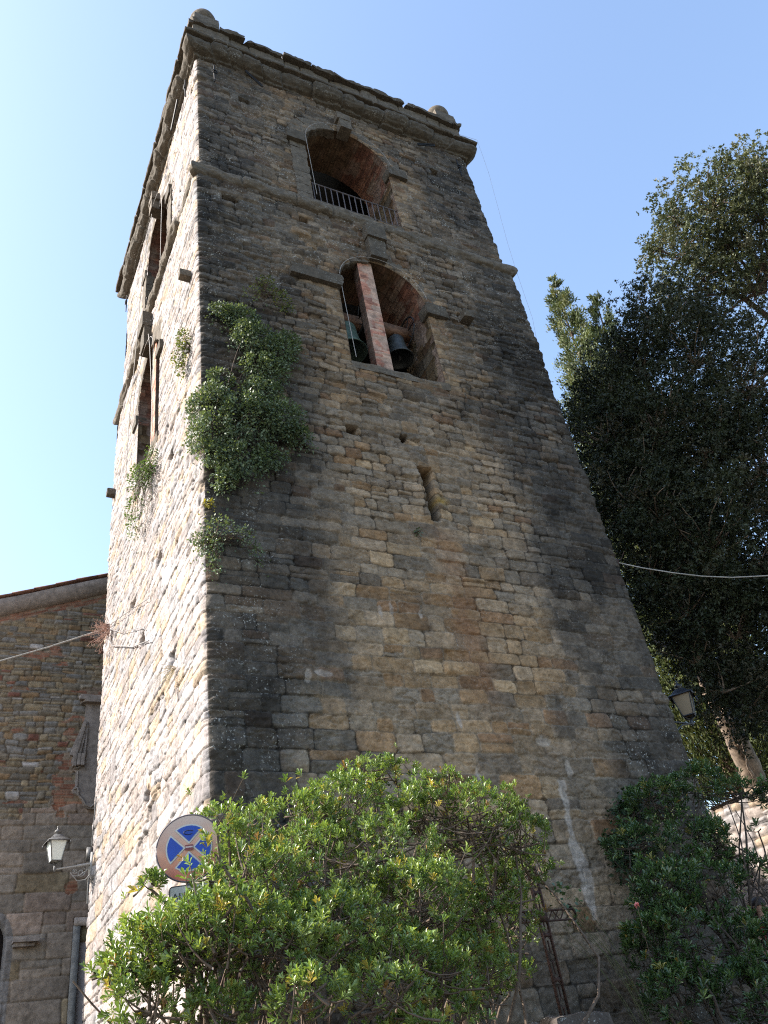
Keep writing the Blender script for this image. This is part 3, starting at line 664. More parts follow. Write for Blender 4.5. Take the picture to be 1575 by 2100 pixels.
# window and doorway of the church
win = MB(); win.box((-1.42, CY+.14, 2.4), (1.16, .04, 3.4)).build('window_glass', plain('dark leaded window', (.02, .014, .012), .35), church)
dress('window_impost', [((-.63, CY-.05, 3.35), (.40, .3, .08), .01, .12), ((-.64, CY-.02, 3.28), (.36, .24, .06), .01, .12)], M['carved'], church)
dress('window_impost', [((-1.98, CY-.05, 3.3), (.3, .3, .16), .01, .1)], M['carved'], church)
door = MB()
door.box((.20, CY-.02, 1.05), (.11, .14, 5.0)).box((1.68, CY-.02, 1.05), (.17, .16, 5.0)); dframe = door.build('door_frame', M['slab'], church)
MB().box((.96, CY+.0, 3.6), (1.62, .2, .13)).build('lintel', M['carved'], dframe)
MB().box((.95, CY+.02, 3.44), (1.42, .06, .3)).build('stone_panel', plain('ochre stone panel', (.2, .16, .10), .9, noise=.3, nscale=8, bump=.3), dframe)
MB().box((.95, CY+.05, .8), (1.52, .06, 5.0)).build('door_panel', plain('weathered grey door', (.34, .29, .27), .8, noise=.25, nscale=5, bump=.2), dframe)
def cartouche():
    left_ = [(.0, 7.86), (.0, 7.74), (.09, 7.70), (.09, 7.42), (.03, 7.2), (-.03, 6.95), (-.09, 6.7), (-.11, 6.5), (-.06, 6.38), (-.01, 6.3), (.0, 6.0), (-.05, 5.96), (-.03, 5.88), (.06, 5.84), (.13, 5.76), (.18, 5.64), (.25, 5.58), (.36, 5.57)]
    cx_ = .42; pts = left_+[(2*cx_-x, z) for x, z in left_[::-1]]
    n = len(pts); mb = MB()
    y0, y1 = CY-.09, CY+.1
    V = [(x, y0, z) for x, z in pts]+[(x, y1, z) for x, z in pts]
    mb.add(V, [[i, i+n, (i+1) % n+n, (i+1) % n] for i in range(n)])
    mb.add([(x, y0, z) for x, z in pts], [list(range(n))])
    o = mb.build('carved_slab', M['carved'], church)
    mb = MB(); rough_block(mb, (cx_, CY-.1, 7.82), (.9, .2, .1), 3, .008, .1, 10); rough_block(mb, (cx_, CY-.12, 7.75), (.8, .16, .06), 4, .008, .1, 8); mb.build('cap_molding', M['carved'], o, smooth=True)
    for sg in (1, -1):
        f = lambda x: cx_+sg*(x-cx_)
        mb = MB(); r = np.random.default_rng(8)
        for i in range(13):      # overlapping scales down the side, then the curled end
            t = i/12; x = .10-.15*t; z = 7.28-.62*t; s = .05+.06*t
            for k in (-1, 0, 1): rough_block(mb, (f(x+k*s*.55), CY-.1-.03*(1-abs(k)), z-.02*abs(k)), (s*.75, .07, .075), i*3+k, .006, .6, 5)
        for k in range(3): rough_block(mb, (f(-.06+.075*k), CY-.125, 6.52-.03*(k == 0)), (.07, .12, .24), 60+k, .008, .6, 7)
        mb.build('scale_leaf', M['carved'], o, smooth=True)
        mb = MB().tube([(f(.14), CY-.1, 7.3), (f(.135), CY-.11, 6.9), (f(.13), CY-.115, 6.62), (f(.09), CY-.115, 6.45), (f(.02), CY-.11, 6.36), (f(-.05), CY-.1, 6.36)], .026, 8)
        mb.tube([(f(.02), CY-.1, 6.3), (f(.03), CY-.1, 6.0)], .016, 6)
        mb.tube([(f(-.03), CY-.1, 5.95), (f(.03), CY-.12, 5.97), (f(.06), CY-.12, 5.9), (f(.05), CY-.11, 5.84), (f(.14), CY-.1, 5.76), (f(.2), CY-.1, 5.65), (f(.3), CY-.1, 5.6), (f(.36), CY-.1, 5.66)], .02, 8)
        mb.build('scroll', M['carved'], o, smooth=True)
cartouche()

# ------------------------------------------------------------------ lanterns
glassL = plain('frosted lantern glass', (.62, .66, .62), .35, spec=.5, noise=.08, nscale=6)
glassR = plain('tinted lantern glass', (.17, .13, .085), .3, spec=.5)
def lantern(c, wall, s, rotz, glass, label, body_mat, reach_dir, scrolls, arm_mat=None):
    """c = foot of the lantern on the arm's end; wall = where the arm meets the wall"""
    t = thing('wall_lantern', label, 'lantern')
    rot = Matrix.Rotation(rotz, 3, 'Z'); c = np.array(c); rm = np.array(rot)
    def ring(h, z): return [c+rm@np.array([sx*h, sy*h, z]) for sx, sy in ((-1, -1), (1, -1), (1, 1), (-1, 1))]
    zb, zt = .14*s, .50*s; hb, ht = .088*s, .155*s
    b, tp = ring(hb, zb), ring(ht, zt)
    fr = MB()
    for i in range(4):
        fr.tube([b[i], tp[i]], .011*s, 5); fr.tube([b[i], b[(i+1) % 4]], .012*s, 5); fr.tube([tp[i], tp[(i+1) % 4]], .013*s, 5)
        fr.tube([b[i], c+np.array([0, 0, .06*s])], .009*s, 5)
    fr.lathe([(.004, -.05*s), (.022*s, -.03*s), (.03*s, .0), (.026*s, .05*s), (.012*s, .09*s), (.002, .1*s)], 14, tuple(c))
    fo = fr.build('frame', body_mat, t)
    g = MB(); b2, t2 = ring(hb*.96, zb), ring(ht*.97, zt)
    for i in range(4): g.add([b2[i], b2[(i+1) % 4], t2[(i+1) % 4], t2[i]], [[0, 1, 2, 3]])
    g.build('glass', glass, t)
    rf = MB(); prof = [(.205, .485), (.2, .50), (.16, .525), (.09, .60), (.075, .625), (.03, .635)]
    P = np.array([[c+rm@np.array([sx*h*s, sy*h*s, z*s]) for sx, sy in ((-1, -1), (1, -1), (1, 1), (-1, 1))] for h, z in prof]); rf.grid(P, close_v=True)
    ro = rf.build('roof', body_mat, t)
    for i in range(4): MB().box(P[0][i]-np.array([0, 0, .03*s]), (.03*s, .03*s, .06*s), taper=.6).build('corner_drop', body_mat, ro)
    MB().lathe([(.03*s, .63*s), (.02*s, .655*s), (.07*s, .675*s), (.055*s, .70*s), (.02*s, .735*s), (.014*s, .76*s), (.02*s, .775*s), (.003, .80*s)], 16, tuple(c)).build('finial', body_mat, ro, smooth=True)
    wall = np.array(wall); d = wall-c; arm = MB()
    arm.tube([c, c+d*.3+np.array([0, 0, .0]), c+d*.62], .017*s, 8).tube([c+d*.6, wall], .026*s, 8)
    arm.box(wall, (.05, .05, .34) if True else 0); arm.build('arm', arm_mat or body_mat, t, smooth=False)
    u = d/np.linalg.norm(d); L = np.linalg.norm(d); sc = MB()
    def spiral(cx, cz, r0, turns, a0, dirn):
        k = np.linspace(0, 1, 26); a = a0+dirn*turns*2*math.pi*k; rr = r0*(1-.8*k)
        return [c+u*(cx+rr_*math.cos(a_))+np.array([0, 0, cz+rr_*math.sin(a_)]) for rr_, a_ in zip(rr, a)]
    if scrolls:
        sc.tube([wall-np.array([0, 0, .02])]+[wall-u*L*f+np.array([0, 0, -.16*s*math.sin(math.pi*min(1, f*1.3))-.02]) for f in (.1, .2, .35, .5)], .007, 5)
        sc.tube(spiral(L*.72, -.13*s, .085*s, 1.5, 1.2, -1), .0065, 5).tube(spiral(L*.56, -.09*s, .05*s, 1.3, 2.2, 1), .006, 5)
        sc.tube([c+u*L*.42+np.array([0, 0, -.1*s]), c+u*L*.62+np.array([0, 0, -.27*s]), c+u*L*.85+np.array([0, 0, -.27*s]), wall+np.array([0, 0, -.17*s])], .007, 5)
    else:
        sc.tube([c+u*L*.0+np.array([0, 0, -.0]), c+u*L*.32+np.array([0, 0, -.03*s]), c+u*L*.55+np.array([0, 0, -.14*s]), c+u*L*.7+np.array([0, 0, -.36*s]), wall+np.array([0, 0, -.5*s])], .011, 6)
        sc.tube(spiral(L*.84, -.22*s, .06*s, 1.4, .5, 1), .009, 5)
    sc.build('scroll', arm_mat or body_mat, t)
    return t
greyiron = plain('grey painted iron', (.10, .098, .096), .45, .2, noise=.5, nscale=30)
lantern((-.56, 6.35, 3.80), (-.02, 6.35, 3.87), .82, .12, glassL, 'old lantern with frosted panes on a scrolled arm on the sunlit tower side', greyiron, (1, 0, 0), True, plain('pale grey painted arm', (.3, .295, .285), .5))
lantern((7.10, .3, 3.88), (6.5, .3, 3.90), .84, .62, glassR, 'dark lantern with amber panes on the shaded right edge of the tower', plain('black painted iron', (.022, .024, .03), .4, spec=.5), (-1, 0, 0), False)
mb = MB(); mb.box((-.05, 6.42, 4.03), (.1, .08, .2)).tube([(-.03, 6.4, 4.15), (-.03, 6.3, 4.5), (-.02, 6.3, 4.9)], .012, 5).tube([(-.04, 6.4, 3.95), (-.05, 6.38, 3.5), (-.04, 6.4, 3.3)], .016, 6)
tag(mb.build('junction_box', greyiron), 'small grey electrical junction box above the lantern on the tower side', 'junction box')

# ------------------------------------------------------------------ cables
def sag(p0, p1, s, n=24):
    p0, p1 = np.array(p0), np.array(p1); k = np.linspace(0, 1, n)
    P = p0[None]*(1-k)[:, None]+p1[None]*k[:, None]; P[:, 2] -= s*4*k*(1-k); return P
cl = thing('overhead_cable', 'thick pale cable strung from the sunlit tower side to the left', 'cable')
P = np.array([(-.05, 6.0, 7.85), (-.35, 6.0, 7.70), (-1.0, 6.0, 7.38), (-1.74, 6.0, 7.05), (-4.0, 6.0, 6.35), (-9.0, 6.0, 6.2)])
MB().tube(P, .0135, 7).build('strand', M['cable'], cl)
MB().tube([(-.05, 6.0, 7.85), (-.07, 5.7, 7.5), (-.06, 5.35, 7.15), (-.05, 4.6, 6.75), (-.05, 3.6, 6.2), (-.05, 2.5, 5.72)], .009, 6).tube([(-.05, 6.0, 7.87), (-.06, 4.5, 7.25), (-.05, 2.6, 6.45)], .006, 5).tube([(-.05, 6.0, 7.84), (-.06, 4.6, 7.0), (-.05, 3.0, 6.2), (-.03, 2.8, 6.05)], .006, 5).build('slack_tail', plain('grey slack cable', (.17, .16, .155), .7), cl)
MB().box((-.06, 6.0, 7.86), (.11, .1, .1)).build('bracket', M['rust'], cl)
cr = thing('overhead_cable', 'pale cable sagging from the shaded tower edge across the dark oak', 'cable')
P = np.array([(6.50, .05, 6.38), (6.75, -.17, 6.17), (7.05, -.44, 5.95), (7.44, -.59, 5.85), (7.84, -.77, 5.77), (8.25, -1.07, 5.67), (9.03, -1.53, 5.63), (11.5, -2.6, 5.9)])
k = np.linspace(0, 7, 50); P = np.stack([np.interp(k, range(8), P[:, i]) for i in range(3)], -1)
MB().tube(P, .0095, 6).build('strand', M['cable'], cr); MB().tube([(6.5, .05, 6.38), (6.6, .02, 6.44), (6.68, .0, 6.56)], .005, 5).box((6.5, .05, 6.38), (.06, .06, .1)).build('bracket', M['rust'], cr)
lw = MB().tube(np.array([(6.35, .1, 18.85), (6.70, -.24, 18.15), (6.80, -.12, 17.0), (6.68, -.02, 14.5), (6.60, -.04, 13.45), (6.58, -.02, 12.0), (6.53, .05, 11.3)]), .003, 4)
tag(lw.build('lightning_wire', M['wire']), 'thin wire running down the right corner of the bell tower', 'wire')
for i, (P_, lab) in enumerate((([(-.10, 3.0, 16.3), (-.16, 3.5, 14.6), (-.14, 3.9, 13.0), (-.12, 4.4, 11.6), (-.10, 4.6, 10.4)], 'thin wire hanging at the far side of the left tower openings'),
                               ([(-.12, 2.85, 12.3), (-.16, 2.5, 11.6), (-.14, 2.35, 10.4), (-.12, 2.3, 9.6), (-.1, 2.5, 8.9)], 'thin wire hanging down the near side of the lower left tower opening'))):
    tag(MB().tube(np.array(P_), .006, 4).build('hanging_wire', M['wire']), lab, 'wire')

# ------------------------------------------------------------------ no stopping sign
def sign():
    t = thing('road_sign', 'round faded no stopping sign with a text panel behind the sunlit bush', 'road sign')
    c = Vector((-.78, -2.24, 1.60)); view = (Vector(EYE)-c); view.z = 0; view.normalize()
    view = (view+Vector((-.12, 0, 0))).normalized()
    z = view; x = Vector((0, 0, 1)).cross(z).normalized(); y = z.cross(x)
    Rm = Matrix((x, y, z)).transposed()
    def T(p): return np.array([list(c+Rm @ Vector(q)) for q in p])
    def disc(r, zz, n=64): return T([(r*math.cos(k), r*math.sin(k), zz) for k in np.arange(n)*2*math.pi/n])
    rr = .205
    face = MB(); face.add(disc(rr, 0), [list(range(64))]); face.add(np.concatenate([disc(rr, 0), disc(rr, -.012)]), [[i, i+64, (i+1) % 64+64, (i+1) % 64] for i in range(64)]); face.add(disc(rr, -.012), [list(range(64))[::-1]])
    m, nt_, b, N, L = nodes('faded red film')
    tc = N('ShaderNodeTexCoord'); sp = N('ShaderNodeSeparateXYZ'); L(tc.outputs['Object'], sp.inputs[0]); rp = N('ShaderNodeValToRGB'); mr = N('ShaderNodeMapRange')
    nz_ = N('ShaderNodeTexNoise'); nz_.inputs['Scale'].default_value = 14; L(tc.outputs['Object'], nz_.inputs['Vector'])
    ma = N('ShaderNodeMath'); ma.operation = 'MULTIPLY_ADD'; L(nz_.outputs['Fac'], ma.inputs[0]); ma.inputs[1].default_value = .1; L(sp.outputs['Z'], ma.inputs[2])
    mr.inputs[1].default_value = c.z-.16; mr.inputs[2].default_value = c.z+.24; L(ma.outputs[0], mr.inputs[0]); L(mr.outputs[0], rp.inputs[0])
    e = rp.color_ramp.elements; e[0].color = (.36, .075, .035, 1); e[1].color = (.43, .33, .28, 1); e2 = rp.color_ramp.elements.new(.4); e2.color = (.41, .20, .125, 1)
    L(rp.outputs[0], b.inputs['Base Color']); b.inputs['Roughness'].default_value = .5
    f = face.build('disc', m, t)
    MB().tube(np.concatenate([disc(rr+.003, -.004, 48), disc(rr+.003, -.004, 48)[:1]]), .0065, 6).build('rim', plain('dark sign edge', (.06, .05, .06), .5), f)
    def sector(a0, r, inset_, zz):
        """quarter of a disc pushed outward along its bisector by inset_"""
        pts = []; bx, by = math.cos(a0)*inset_, math.sin(a0)*inset_
        arc = [(r*math.cos(k), r*math.sin(k)) for k in np.linspace(a0-math.pi/4, a0+math.pi/4, 40)]
        hw = inset_*math.sin(math.pi/4)
        pts = [(bx, by)]+[(px, py) for px, py in arc if min(abs(px*math.sin(a0-math.pi/4)-py*math.cos(a0-math.pi/4)), abs(px*math.sin(a0+math.pi/4)-py*math.cos(a0+math.pi/4))) > hw]
        return T([(px, py, zz) for px, py in pts])
    wh = MB(); bl = MB()
    for a0 in (0, math.pi/2, math.pi, -math.pi/2):
        s1 = sector(a0, .148, .022, .003); wh.add(s1, [list(range(len(s1)))]); s2 = sector(a0, .138, .037, .006); bl.add(s2, [list(range(len(s2)))])
    wh.build('white_line', plain('dull white film', (.36, .37, .36), .5), f); bl.build('blue_field', plain('blue film', (.0, .035, .27), .45, noise=.12, nscale=20), f)
    st = MB(); st.add(T([(-.024, -.018, .009), (.026, -.018, .009), (.026, .016, .009), (-.024, .016, .009)]), [[0, 1, 2, 3]]); so_ = st.build('sticker', plain('dark red sticker', (.13, .025, .03), .5), f)
    st = MB(); st.add(T([(-.022, -.004, .0115), (.024, -.004, .0115), (.024, .006, .0115), (-.022, .006, .0115)]), [[0, 1, 2, 3]]); st.build('sticker_band', plain('worn sticker band', (.33, .27, .28), .6, noise=.5, nscale=90), so_)
    a = np.linspace(.6, 5.4, 22); MB().tube(T([(-.0+.034*math.cos(k), .095+.013*math.sin(k), .008) for k in a]), .0022, 4).build('graffiti', M['iron'], f)
    # text panel below
    pc = (-.02, -.30); w_, h_ = .33, .15
    def rect(w, h, zz, r=.02):
        pts = []
        for sx, sy, a0 in ((1, 1, 0), (-1, 1, 90), (-1, -1, 180), (1, -1, 270)):
            for k in range(5): aa = R(a0+k*22.5); pts.append((pc[0]+.06+sx*(w/2-r)+r*math.cos(aa), pc[1]+sy*(h/2-r)+r*math.sin(aa), zz))
        return T(pts)
    p = MB(); n = 20; p.add(rect(w_, h_, 0), [list(range(n))]); p.add(np.concatenate([rect(w_, h_, 0), rect(w_, h_, -.008)]), [[i, i+n, (i+1) % n+n, (i+1) % n] for i in range(n)])
    po = p.build('text_panel', plain('black panel edge', (.03, .028, .03), .5), t)
    q = MB(); q.add(rect(w_-.016, h_-.016, .003, .014), [list(range(n))]); q.build('panel_face', plain('grey white panel', (.36, .36, .35), .6), po)
    cu = bpy.data.curves.new('lettering', 'FONT'); cu.body = 'AUTO'; cu.size = .062; cu.align_x = 'CENTER'; cu.extrude = .001
    to = bpy.data.objects.new('lettering', cu); dg = bpy.context.evaluated_depsgraph_get()
    C.objects.link(to); dg.update(); me = bpy.data.meshes.new_from_object(to.evaluated_get(bpy.context.evaluated_depsgraph_get())); C.objects.unlink(to); bpy.data.objects.remove(to)
    me.materials.clear(); me.materials.append(M['iron']); lo = link('lettering', me, po)
    lo.matrix_world = Matrix.Translation(c) @ (Rm.to_4x4()) @ Matrix.Translation((pc[0]-.0, pc[1]-.012, .006))
    post = MB(); top = c+Rm @ Vector((0, .18, -.035)); post.tube([(top.x, top.y, top.z), (top.x, top.y, -.25)], .027, 12)
    post.build('post', plain('galvanised post', (.14, .14, .135), .5, .4, noise=.2), t, smooth=True)
sign()

# ------------------------------------------------------------------ iron cross on its stone
def cross():
    t = thing('iron_cross', 'rusty openwork iron cross on a lichened stone against the tower wall', 'cross')
    cx_, y = 2.965, -.75; w = .045
    mb = MB(); rough_block(mb, (cx_, y, .2), (.62, .55, .62), 5, .03, .45, 14); mb.build('plinth', M['boulder'], t, smooth=True)
    po = MB(); z0, z1 = .45, 1.80
    for s in (-w, w): po.box((cx_+s, y, (z0+z1)/2), (.013, .03, z1-z0))
    for i in range(14):
        za = z0+.03+i*(z1-z0-.06)/14; zb = za+(z1-z0-.06)/14; zm = (za+zb)/2
        if i % 4 == 3: po.box((cx_, y, zm), (2*w, .02, .03)); po.tube([(cx_-w, y, za), (cx_+w, y, zb)], .006, 5).tube([(cx_+w, y, za), (cx_-w, y, zb)], .006, 5)
        elif i % 2: po.tube([(cx_, y, za), (cx_+w*.75, y, zm), (cx_, y, zb), (cx_-w*.75, y, zm), (cx_, y, za)], .007, 5)
        else: po.tube([(cx_, y, za), (cx_, y, zb)], .008, 5)
    po.build('upright', M['rust'], t)
    ar = MB(); zc = 1.335
    for s in (-w, w): ar.box((cx_, y, zc+s), (.74, .03, .013))
    for sg in (-1, 1):
        for i in range(4):
            xa = cx_+sg*(.06+i*.07); xb = xa+sg*.07
            ar.tube([(xa, y, zc-w), (xb, y, zc+w)], .006, 5)
            if i % 2: ar.tube([(xa, y, zc+w), (xb, y, zc-w)], .006, 5)
        a = np.linspace(-1.6, 1.6, 12); ar.tube([(cx_+sg*(.36+.035*math.cos(k)), y, zc+.05*math.sin(k)) for k in a], .012, 6)
        for s in (-1, 1): ar.tube([(cx_+sg*.35, y, zc+s*.05), (cx_+sg*.36, y, zc+s*.085), (cx_+sg*.335, y, zc+s*.09)], .01, 5)
    ar.box((cx_, y, zc), (.1, .034, .1)); ar.build('crossbar', M['rust'], t)
cross()

# ------------------------------------------------------------------ retaining wall up the slope, in the sun
def retaining():
    ys = np.arange(-1, 12, .03); zz = np.arange(-.4, 4.6, .03); Yg, Zg = np.meshgrid(ys, zz, indexing='ij'); Y, Z = Yg.ravel(), Zg.ravel()
    A = lay(Y, Z, -.5, 5, lambda z: .22, lambda z: .32, 131, wob=.06, split=.2); Rr = A['R'][A['sid']]
    col = pick(Rr[:, 6], PINK)*(.75+.4*Rr[:, 7])[:, None]; j = 1-sst(.004, .03, A['e']); col = col*(1-.5*j)[:, None]
    h = .05*(1-np.exp(-A['e']/.03))+(Rr[:, 0]-.5)*.05+.03*fbm(Y*3, Z*3, 133)
    mb = MB().grid(np.stack([13.3-h, Y, Z], -1).reshape(*Yg.shape, 3)); n0 = len(Y)
    top = np.stack(np.broadcast_arrays(np.linspace(13.2, 13.75, 4)[:, None], ys[None], 4.57+.03*vn(ys*2, ys*0, 3)[None]), -1); mb.grid(top)
    col = np.concatenate([col, np.full((top.shape[0]*top.shape[1], 3), .25)])
    mb.box((13.55, 5.5, 2.0), (.3, 12.9, 5.0)); col = np.concatenate([col, np.full((8, 3), .25)])
    o = mb.build('retaining_wall', M['church'], None, smooth=False, col=np.concatenate([col, np.zeros((len(col), 1))], 1))
    tag(o, 'sunlit rubble retaining wall beyond the dark bush at the right edge', 'wall')
retaining()

# ------------------------------------------------------------------ vegetation
def unit(v): return v/(np.linalg.norm(v, axis=-1, keepdims=True)+1e-9)
OBOV = dict(P=[(0, 0, 0), (.34, .20, .05), (.34, 0, -.02), (.34, -.20, .05), (.74, .40, .09), (.74, 0, -.04), (.74, -.40, .09), (1, 0, -.10)],
            T=[(0, 2, 1), (0, 3, 2), (4, 5, 7), (5, 6, 7)], Q=[(1, 2, 5, 4), (2, 3, 6, 5)])
ROUND = dict(P=[(0, 0, 0), (.45, .42, .06), (.5, 0, -.03), (.45, -.42, .06), (1, 0, -.05)], T=[(0, 2, 1), (0, 3, 2), (1, 2, 4), (2, 3, 4)], Q=[])
def leaves(pos, d, n, L, W, shape, hue):
    """leaf faces: position, direction, upper side, length, width; hue = colour per leaf"""
    d = unit(d); n = n-(n*d).sum(-1, keepdims=True)*d; n = unit(n); b = np.cross(n, d)
    P = np.array(shape['P']); k = len(P); m = len(pos)
    V = pos[:, None]+d[:, None]*(P[None, :, 0]*L[:, None])[..., None]+b[:, None]*(P[None, :, 1]*W[:, None]*2)[..., None]*.5*2+n[:, None]*(P[None, :, 2]*L[:, None])[..., None]
    base = (np.arange(m)*k)[:, None, None]; Fs = []
    for key in ('T', 'Q'):
        if shape[key]: Fs.append((np.array(shape[key])[None]+base).reshape(-1, len(shape[key][0])))
    return V.reshape(-1, 3), Fs, np.repeat(hue, k, 0)
def on_lobes(lobes, n, r, shell=.62, upper=.35, power=.667):
    """points in the outer shell of a set of ellipsoids, mostly on their upper and outer sides"""
    lb = np.array([l if len(l) == 6 else (*l[:3], l[3], l[3], l[3]) for l in lobes]); area = (lb[:, 3:].prod(1))**power
    i = r.choice(len(lb), n, p=area/area.sum()); v = unit(r.normal(size=(n, 3)))
    flip = (v[:, 2] < -.1) & (r.random(n) < upper); v[flip, 2] *= -1
    rad = shell+(1.08-shell)*r.random(n)**.7
    nrm = unit(v/lb[i, 3:])
    return lb[i, :3]+v*lb[i, 3:]*rad[:, None], nrm, i, lb
def rosettes(lobes, n, r, L, W, hue_fn, per=(8, 12), up=.55, out=.7, shape=OBOV, gap=-2, shoots=0):
    p, nrm, li, lb = on_lobes(lobes, n, r)
    ax = unit(nrm*out+np.array([0, 0, up])+r.normal(size=(n, 3))*.35)
    g = vn(p[:, 0]*4.1+3, p[:, 2]*4.6+p[:, 1]*2.2, 77)+.5*vn(p[:, 0]*9, p[:, 2]*9+p[:, 1]*5, 78); keep = g > gap
    p, ax, li, nrm = p[keep], ax[keep], li[keep], nrm[keep]
    if shoots:
        ks = r.choice(len(p), shoots); up_ = unit(nrm[ks]*.8+np.array([0, 0, .8])+r.normal(size=(shoots, 3))*.25); q = p[ks]+up_*r.uniform(.06, .2, shoots)[:, None]
        p = np.concatenate([p, q]); ax = np.concatenate([ax, up_]); li = np.concatenate([li, li[ks]]); nrm = np.concatenate([nrm, nrm[ks]])
    n = len(p); cnt = r.integers(per[0], per[1]+1, n); idx = np.repeat(np.arange(n), cnt); m = len(idx)
    a = ax[idx]; ref = unit(np.cross(a, unit(r.normal(size=(n, 3)))[idx])); ref2 = np.cross(a, ref)
    k = np.concatenate([np.arange(c) for c in cnt]); phi = k*2.39996+r.random(n)[idx]*6.28
    th = R(18)+R(52)*(k/cnt[idx])+r.normal(size=m)*.14
    per_ = ref*np.cos(phi)[:, None]+ref2*np.sin(phi)[:, None]
    d = a*np.cos(th)[:, None]+per_*np.sin(th)[:, None]; nn = a*np.sin(th)[:, None]-per_*np.cos(th)[:, None]
    size = r.uniform(.6, 1.3, n)[idx]*r.uniform(.65, 1.2, m)
    hue = hue_fn(n, r)[idx]*r.uniform(.75, 1.25, m)[:, None]*(1+.3*sst(.1, .9, nrm[:, 2]))[idx][:, None]; old = r.random(m) < .012; hue[old] = np.array((.24, .17, .05))*r.uniform(.6, 1.3, old.sum())[:, None]
    return p, ax, leaves(p[idx]-a*.012+a*(.03*(1-k/cnt[idx]))[:, None], d, nn, L*size, W*size, shape, hue), li, lb
def mixhue(cols, wts):
    cols = np.array(cols); wts = np.array(wts, float)/sum(wts)
    return lambda n, r: cols[r.choice(len(cols), n, p=wts)]*r.uniform(.8, 1.25, n)[:, None]
def limbs(mb, base, targets, r, r0, r1, bend=.2, n=10, droop=0.0):
    for t in targets:
        t = np.array(t); b = np.array(base); k = np.linspace(0, 1, n)
        off = r.normal(size=3)*bend*np.linalg.norm(t-b)*np.array([1, 1, .4])
        P = b[None]+(t-b)[None]*k[:, None]+off[None]*np.sin(k*math.pi)[:, None]*(1-.3*k)[:, None]+r.normal(size=(n, 3))*.02*np.linalg.norm(t-b)*.3
        P[0] = b; mb.tube(P, r0+(r1-r0)*k**.7, 6)
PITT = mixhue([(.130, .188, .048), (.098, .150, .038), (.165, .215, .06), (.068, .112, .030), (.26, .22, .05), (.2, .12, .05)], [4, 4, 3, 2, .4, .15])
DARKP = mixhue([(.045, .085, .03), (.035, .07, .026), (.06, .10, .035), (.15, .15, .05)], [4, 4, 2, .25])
def shrub(name, label, lobes, n, hue, seed, bases, L=.062, W=.013, group=None, extra=None, gap=-.5, shoots=190, stem=None):
    r = np.random.default_rng(seed); t = thing(name, label, 'shrub')
    p, ax, (V, F, H), li, lb = rosettes(lobes, n, r, L, W, hue, up=.95, out=.6, gap=gap, shoots=shoots); n = len(p)
    npmesh('foliage', V, F, M['leaf'], t, col=H, smooth=True)
    mb = MB()
    for i in range(len(lb)):
        c = lb[i, :3]; b = min(bases, key=lambda q: np.hypot(q[0]-c[0], q[1]-c[1])+r.random()*.5)
        limbs(mb, np.array(b)+np.array([r.normal()*.1, r.normal()*.1, 0]), [c-np.array([0, 0, .3*lb[i, 5]])], r, .019, .008, .15, 12)
    tips = r.choice(n, int(n*.16), replace=False)
    for j in tips:
        c = lb[li[j], :3]+r.normal(size=3)*lb[li[j], 3:]*.4-np.array([0, 0, .5*lb[li[j], 5]]); e = p[j]; k = np.linspace(0, 1, 5)[:, None]
        P = c+(e-c)*k+np.array([0, 0, 1])*(-.12*np.linalg.norm(e-c)*np.sin(k*math.pi)); mb.tube(P, [.0085, .006, .005, .004, .003], 4, cap=False)
    mb.build('stems', stem or M['twig'], t)
    if extra: extra(t, r)
    return t
BUSH1 = [(1.14,-1.20,2.49,0.30,0.30,0.12),(1.35,-1.30,2.46,0.20,0.20,0.12),(0.72,-1.40,2.12,0.42,0.40,0.25),(0.24,-1.50,1.94,0.40,0.40,0.25),(-0.30,-1.70,1.88,0.30,0.35,0.20),(-0.55,-2.52,1.42,0.16,0.22,0.22),(-.73,-2.7,1.46,.08,.08,.12),(-.70,-2.6,1.62,.09,.08,.08),(-.78,-2.7,1.30,.09,.09,.08),(-.60,-2.5,1.68,.10,.1,.07),(1.80,-1.60,1.95,0.50,0.45,0.30),(2.28,-1.50,1.83,0.30,0.35,0.22),(1.44,-1.50,2.05,0.35,0.35,0.22),(2.08,-0.80,2.60,0.20,0.20,0.08),(0.81,-1.80,1.62,0.50,0.45,0.30),(0.16,-2.00,1.48,0.45,0.40,0.30),(-0.38,-2.30,1.30,0.40,0.35,0.28),(-0.72,-2.50,1.00,0.28,0.30,0.12),(-1.02,-2.20,1.38,0.08,0.10,0.07),(-0.93,-2.70,0.96,0.28,0.30,0.22),(-1.12,-2.60,0.92,0.22,0.25,0.18),(-1.29,-2.50,0.88,0.12,0.12,0.07),(-0.68,-2.80,1.00,0.30,0.30,0.20),(-0.39,-2.80,0.88,0.33,0.30,0.16),(-1.16,-2.70,0.68,0.18,0.20,0.18),(0.21,-2.30,1.06,0.40,0.35,0.20),(0.83,-2.20,1.21,0.40,0.40,0.26),(-0.36,-3.10,0.59,0.22,0.22,0.12),(0.13,-2.90,0.58,0.28,0.28,0.14),(0.72,-2.50,0.70,0.25,0.25,0.18),(1.92,-1.50,1.40,0.30,0.28,0.18),(2.30,-1.20,1.22,0.28,0.28,0.22),(1.78,-1.30,1.02,0.28,0.28,0.16),(2.61,-1.20,1.66,0.20,0.22,0.17),(1.5,-1.75,.82,.3,.3,.17),(.42,-2.6,.78,.3,.28,.16),(1.15,-2.0,.85,.32,.28,.2),(-.1,-2.6,1.02,.3,.28,.16),(.35,-2.85,.35,.25,.2,.12),(2.25,-1.15,.82,.25,.2,.12),(-.75,-2.7,.6,.2,.2,.14),(1.9,-1.3,.75,.2,.2,.1),(1.2,-1.6,1.25,.35,.3,.22),(1.75,-1.45,1.25,.3,.25,.16),(2.15,-1.3,1.5,.28,.25,.16),(.5,-2.1,.95,.35,.3,.2),(.9,-2.3,.5,.28,.25,.14)]
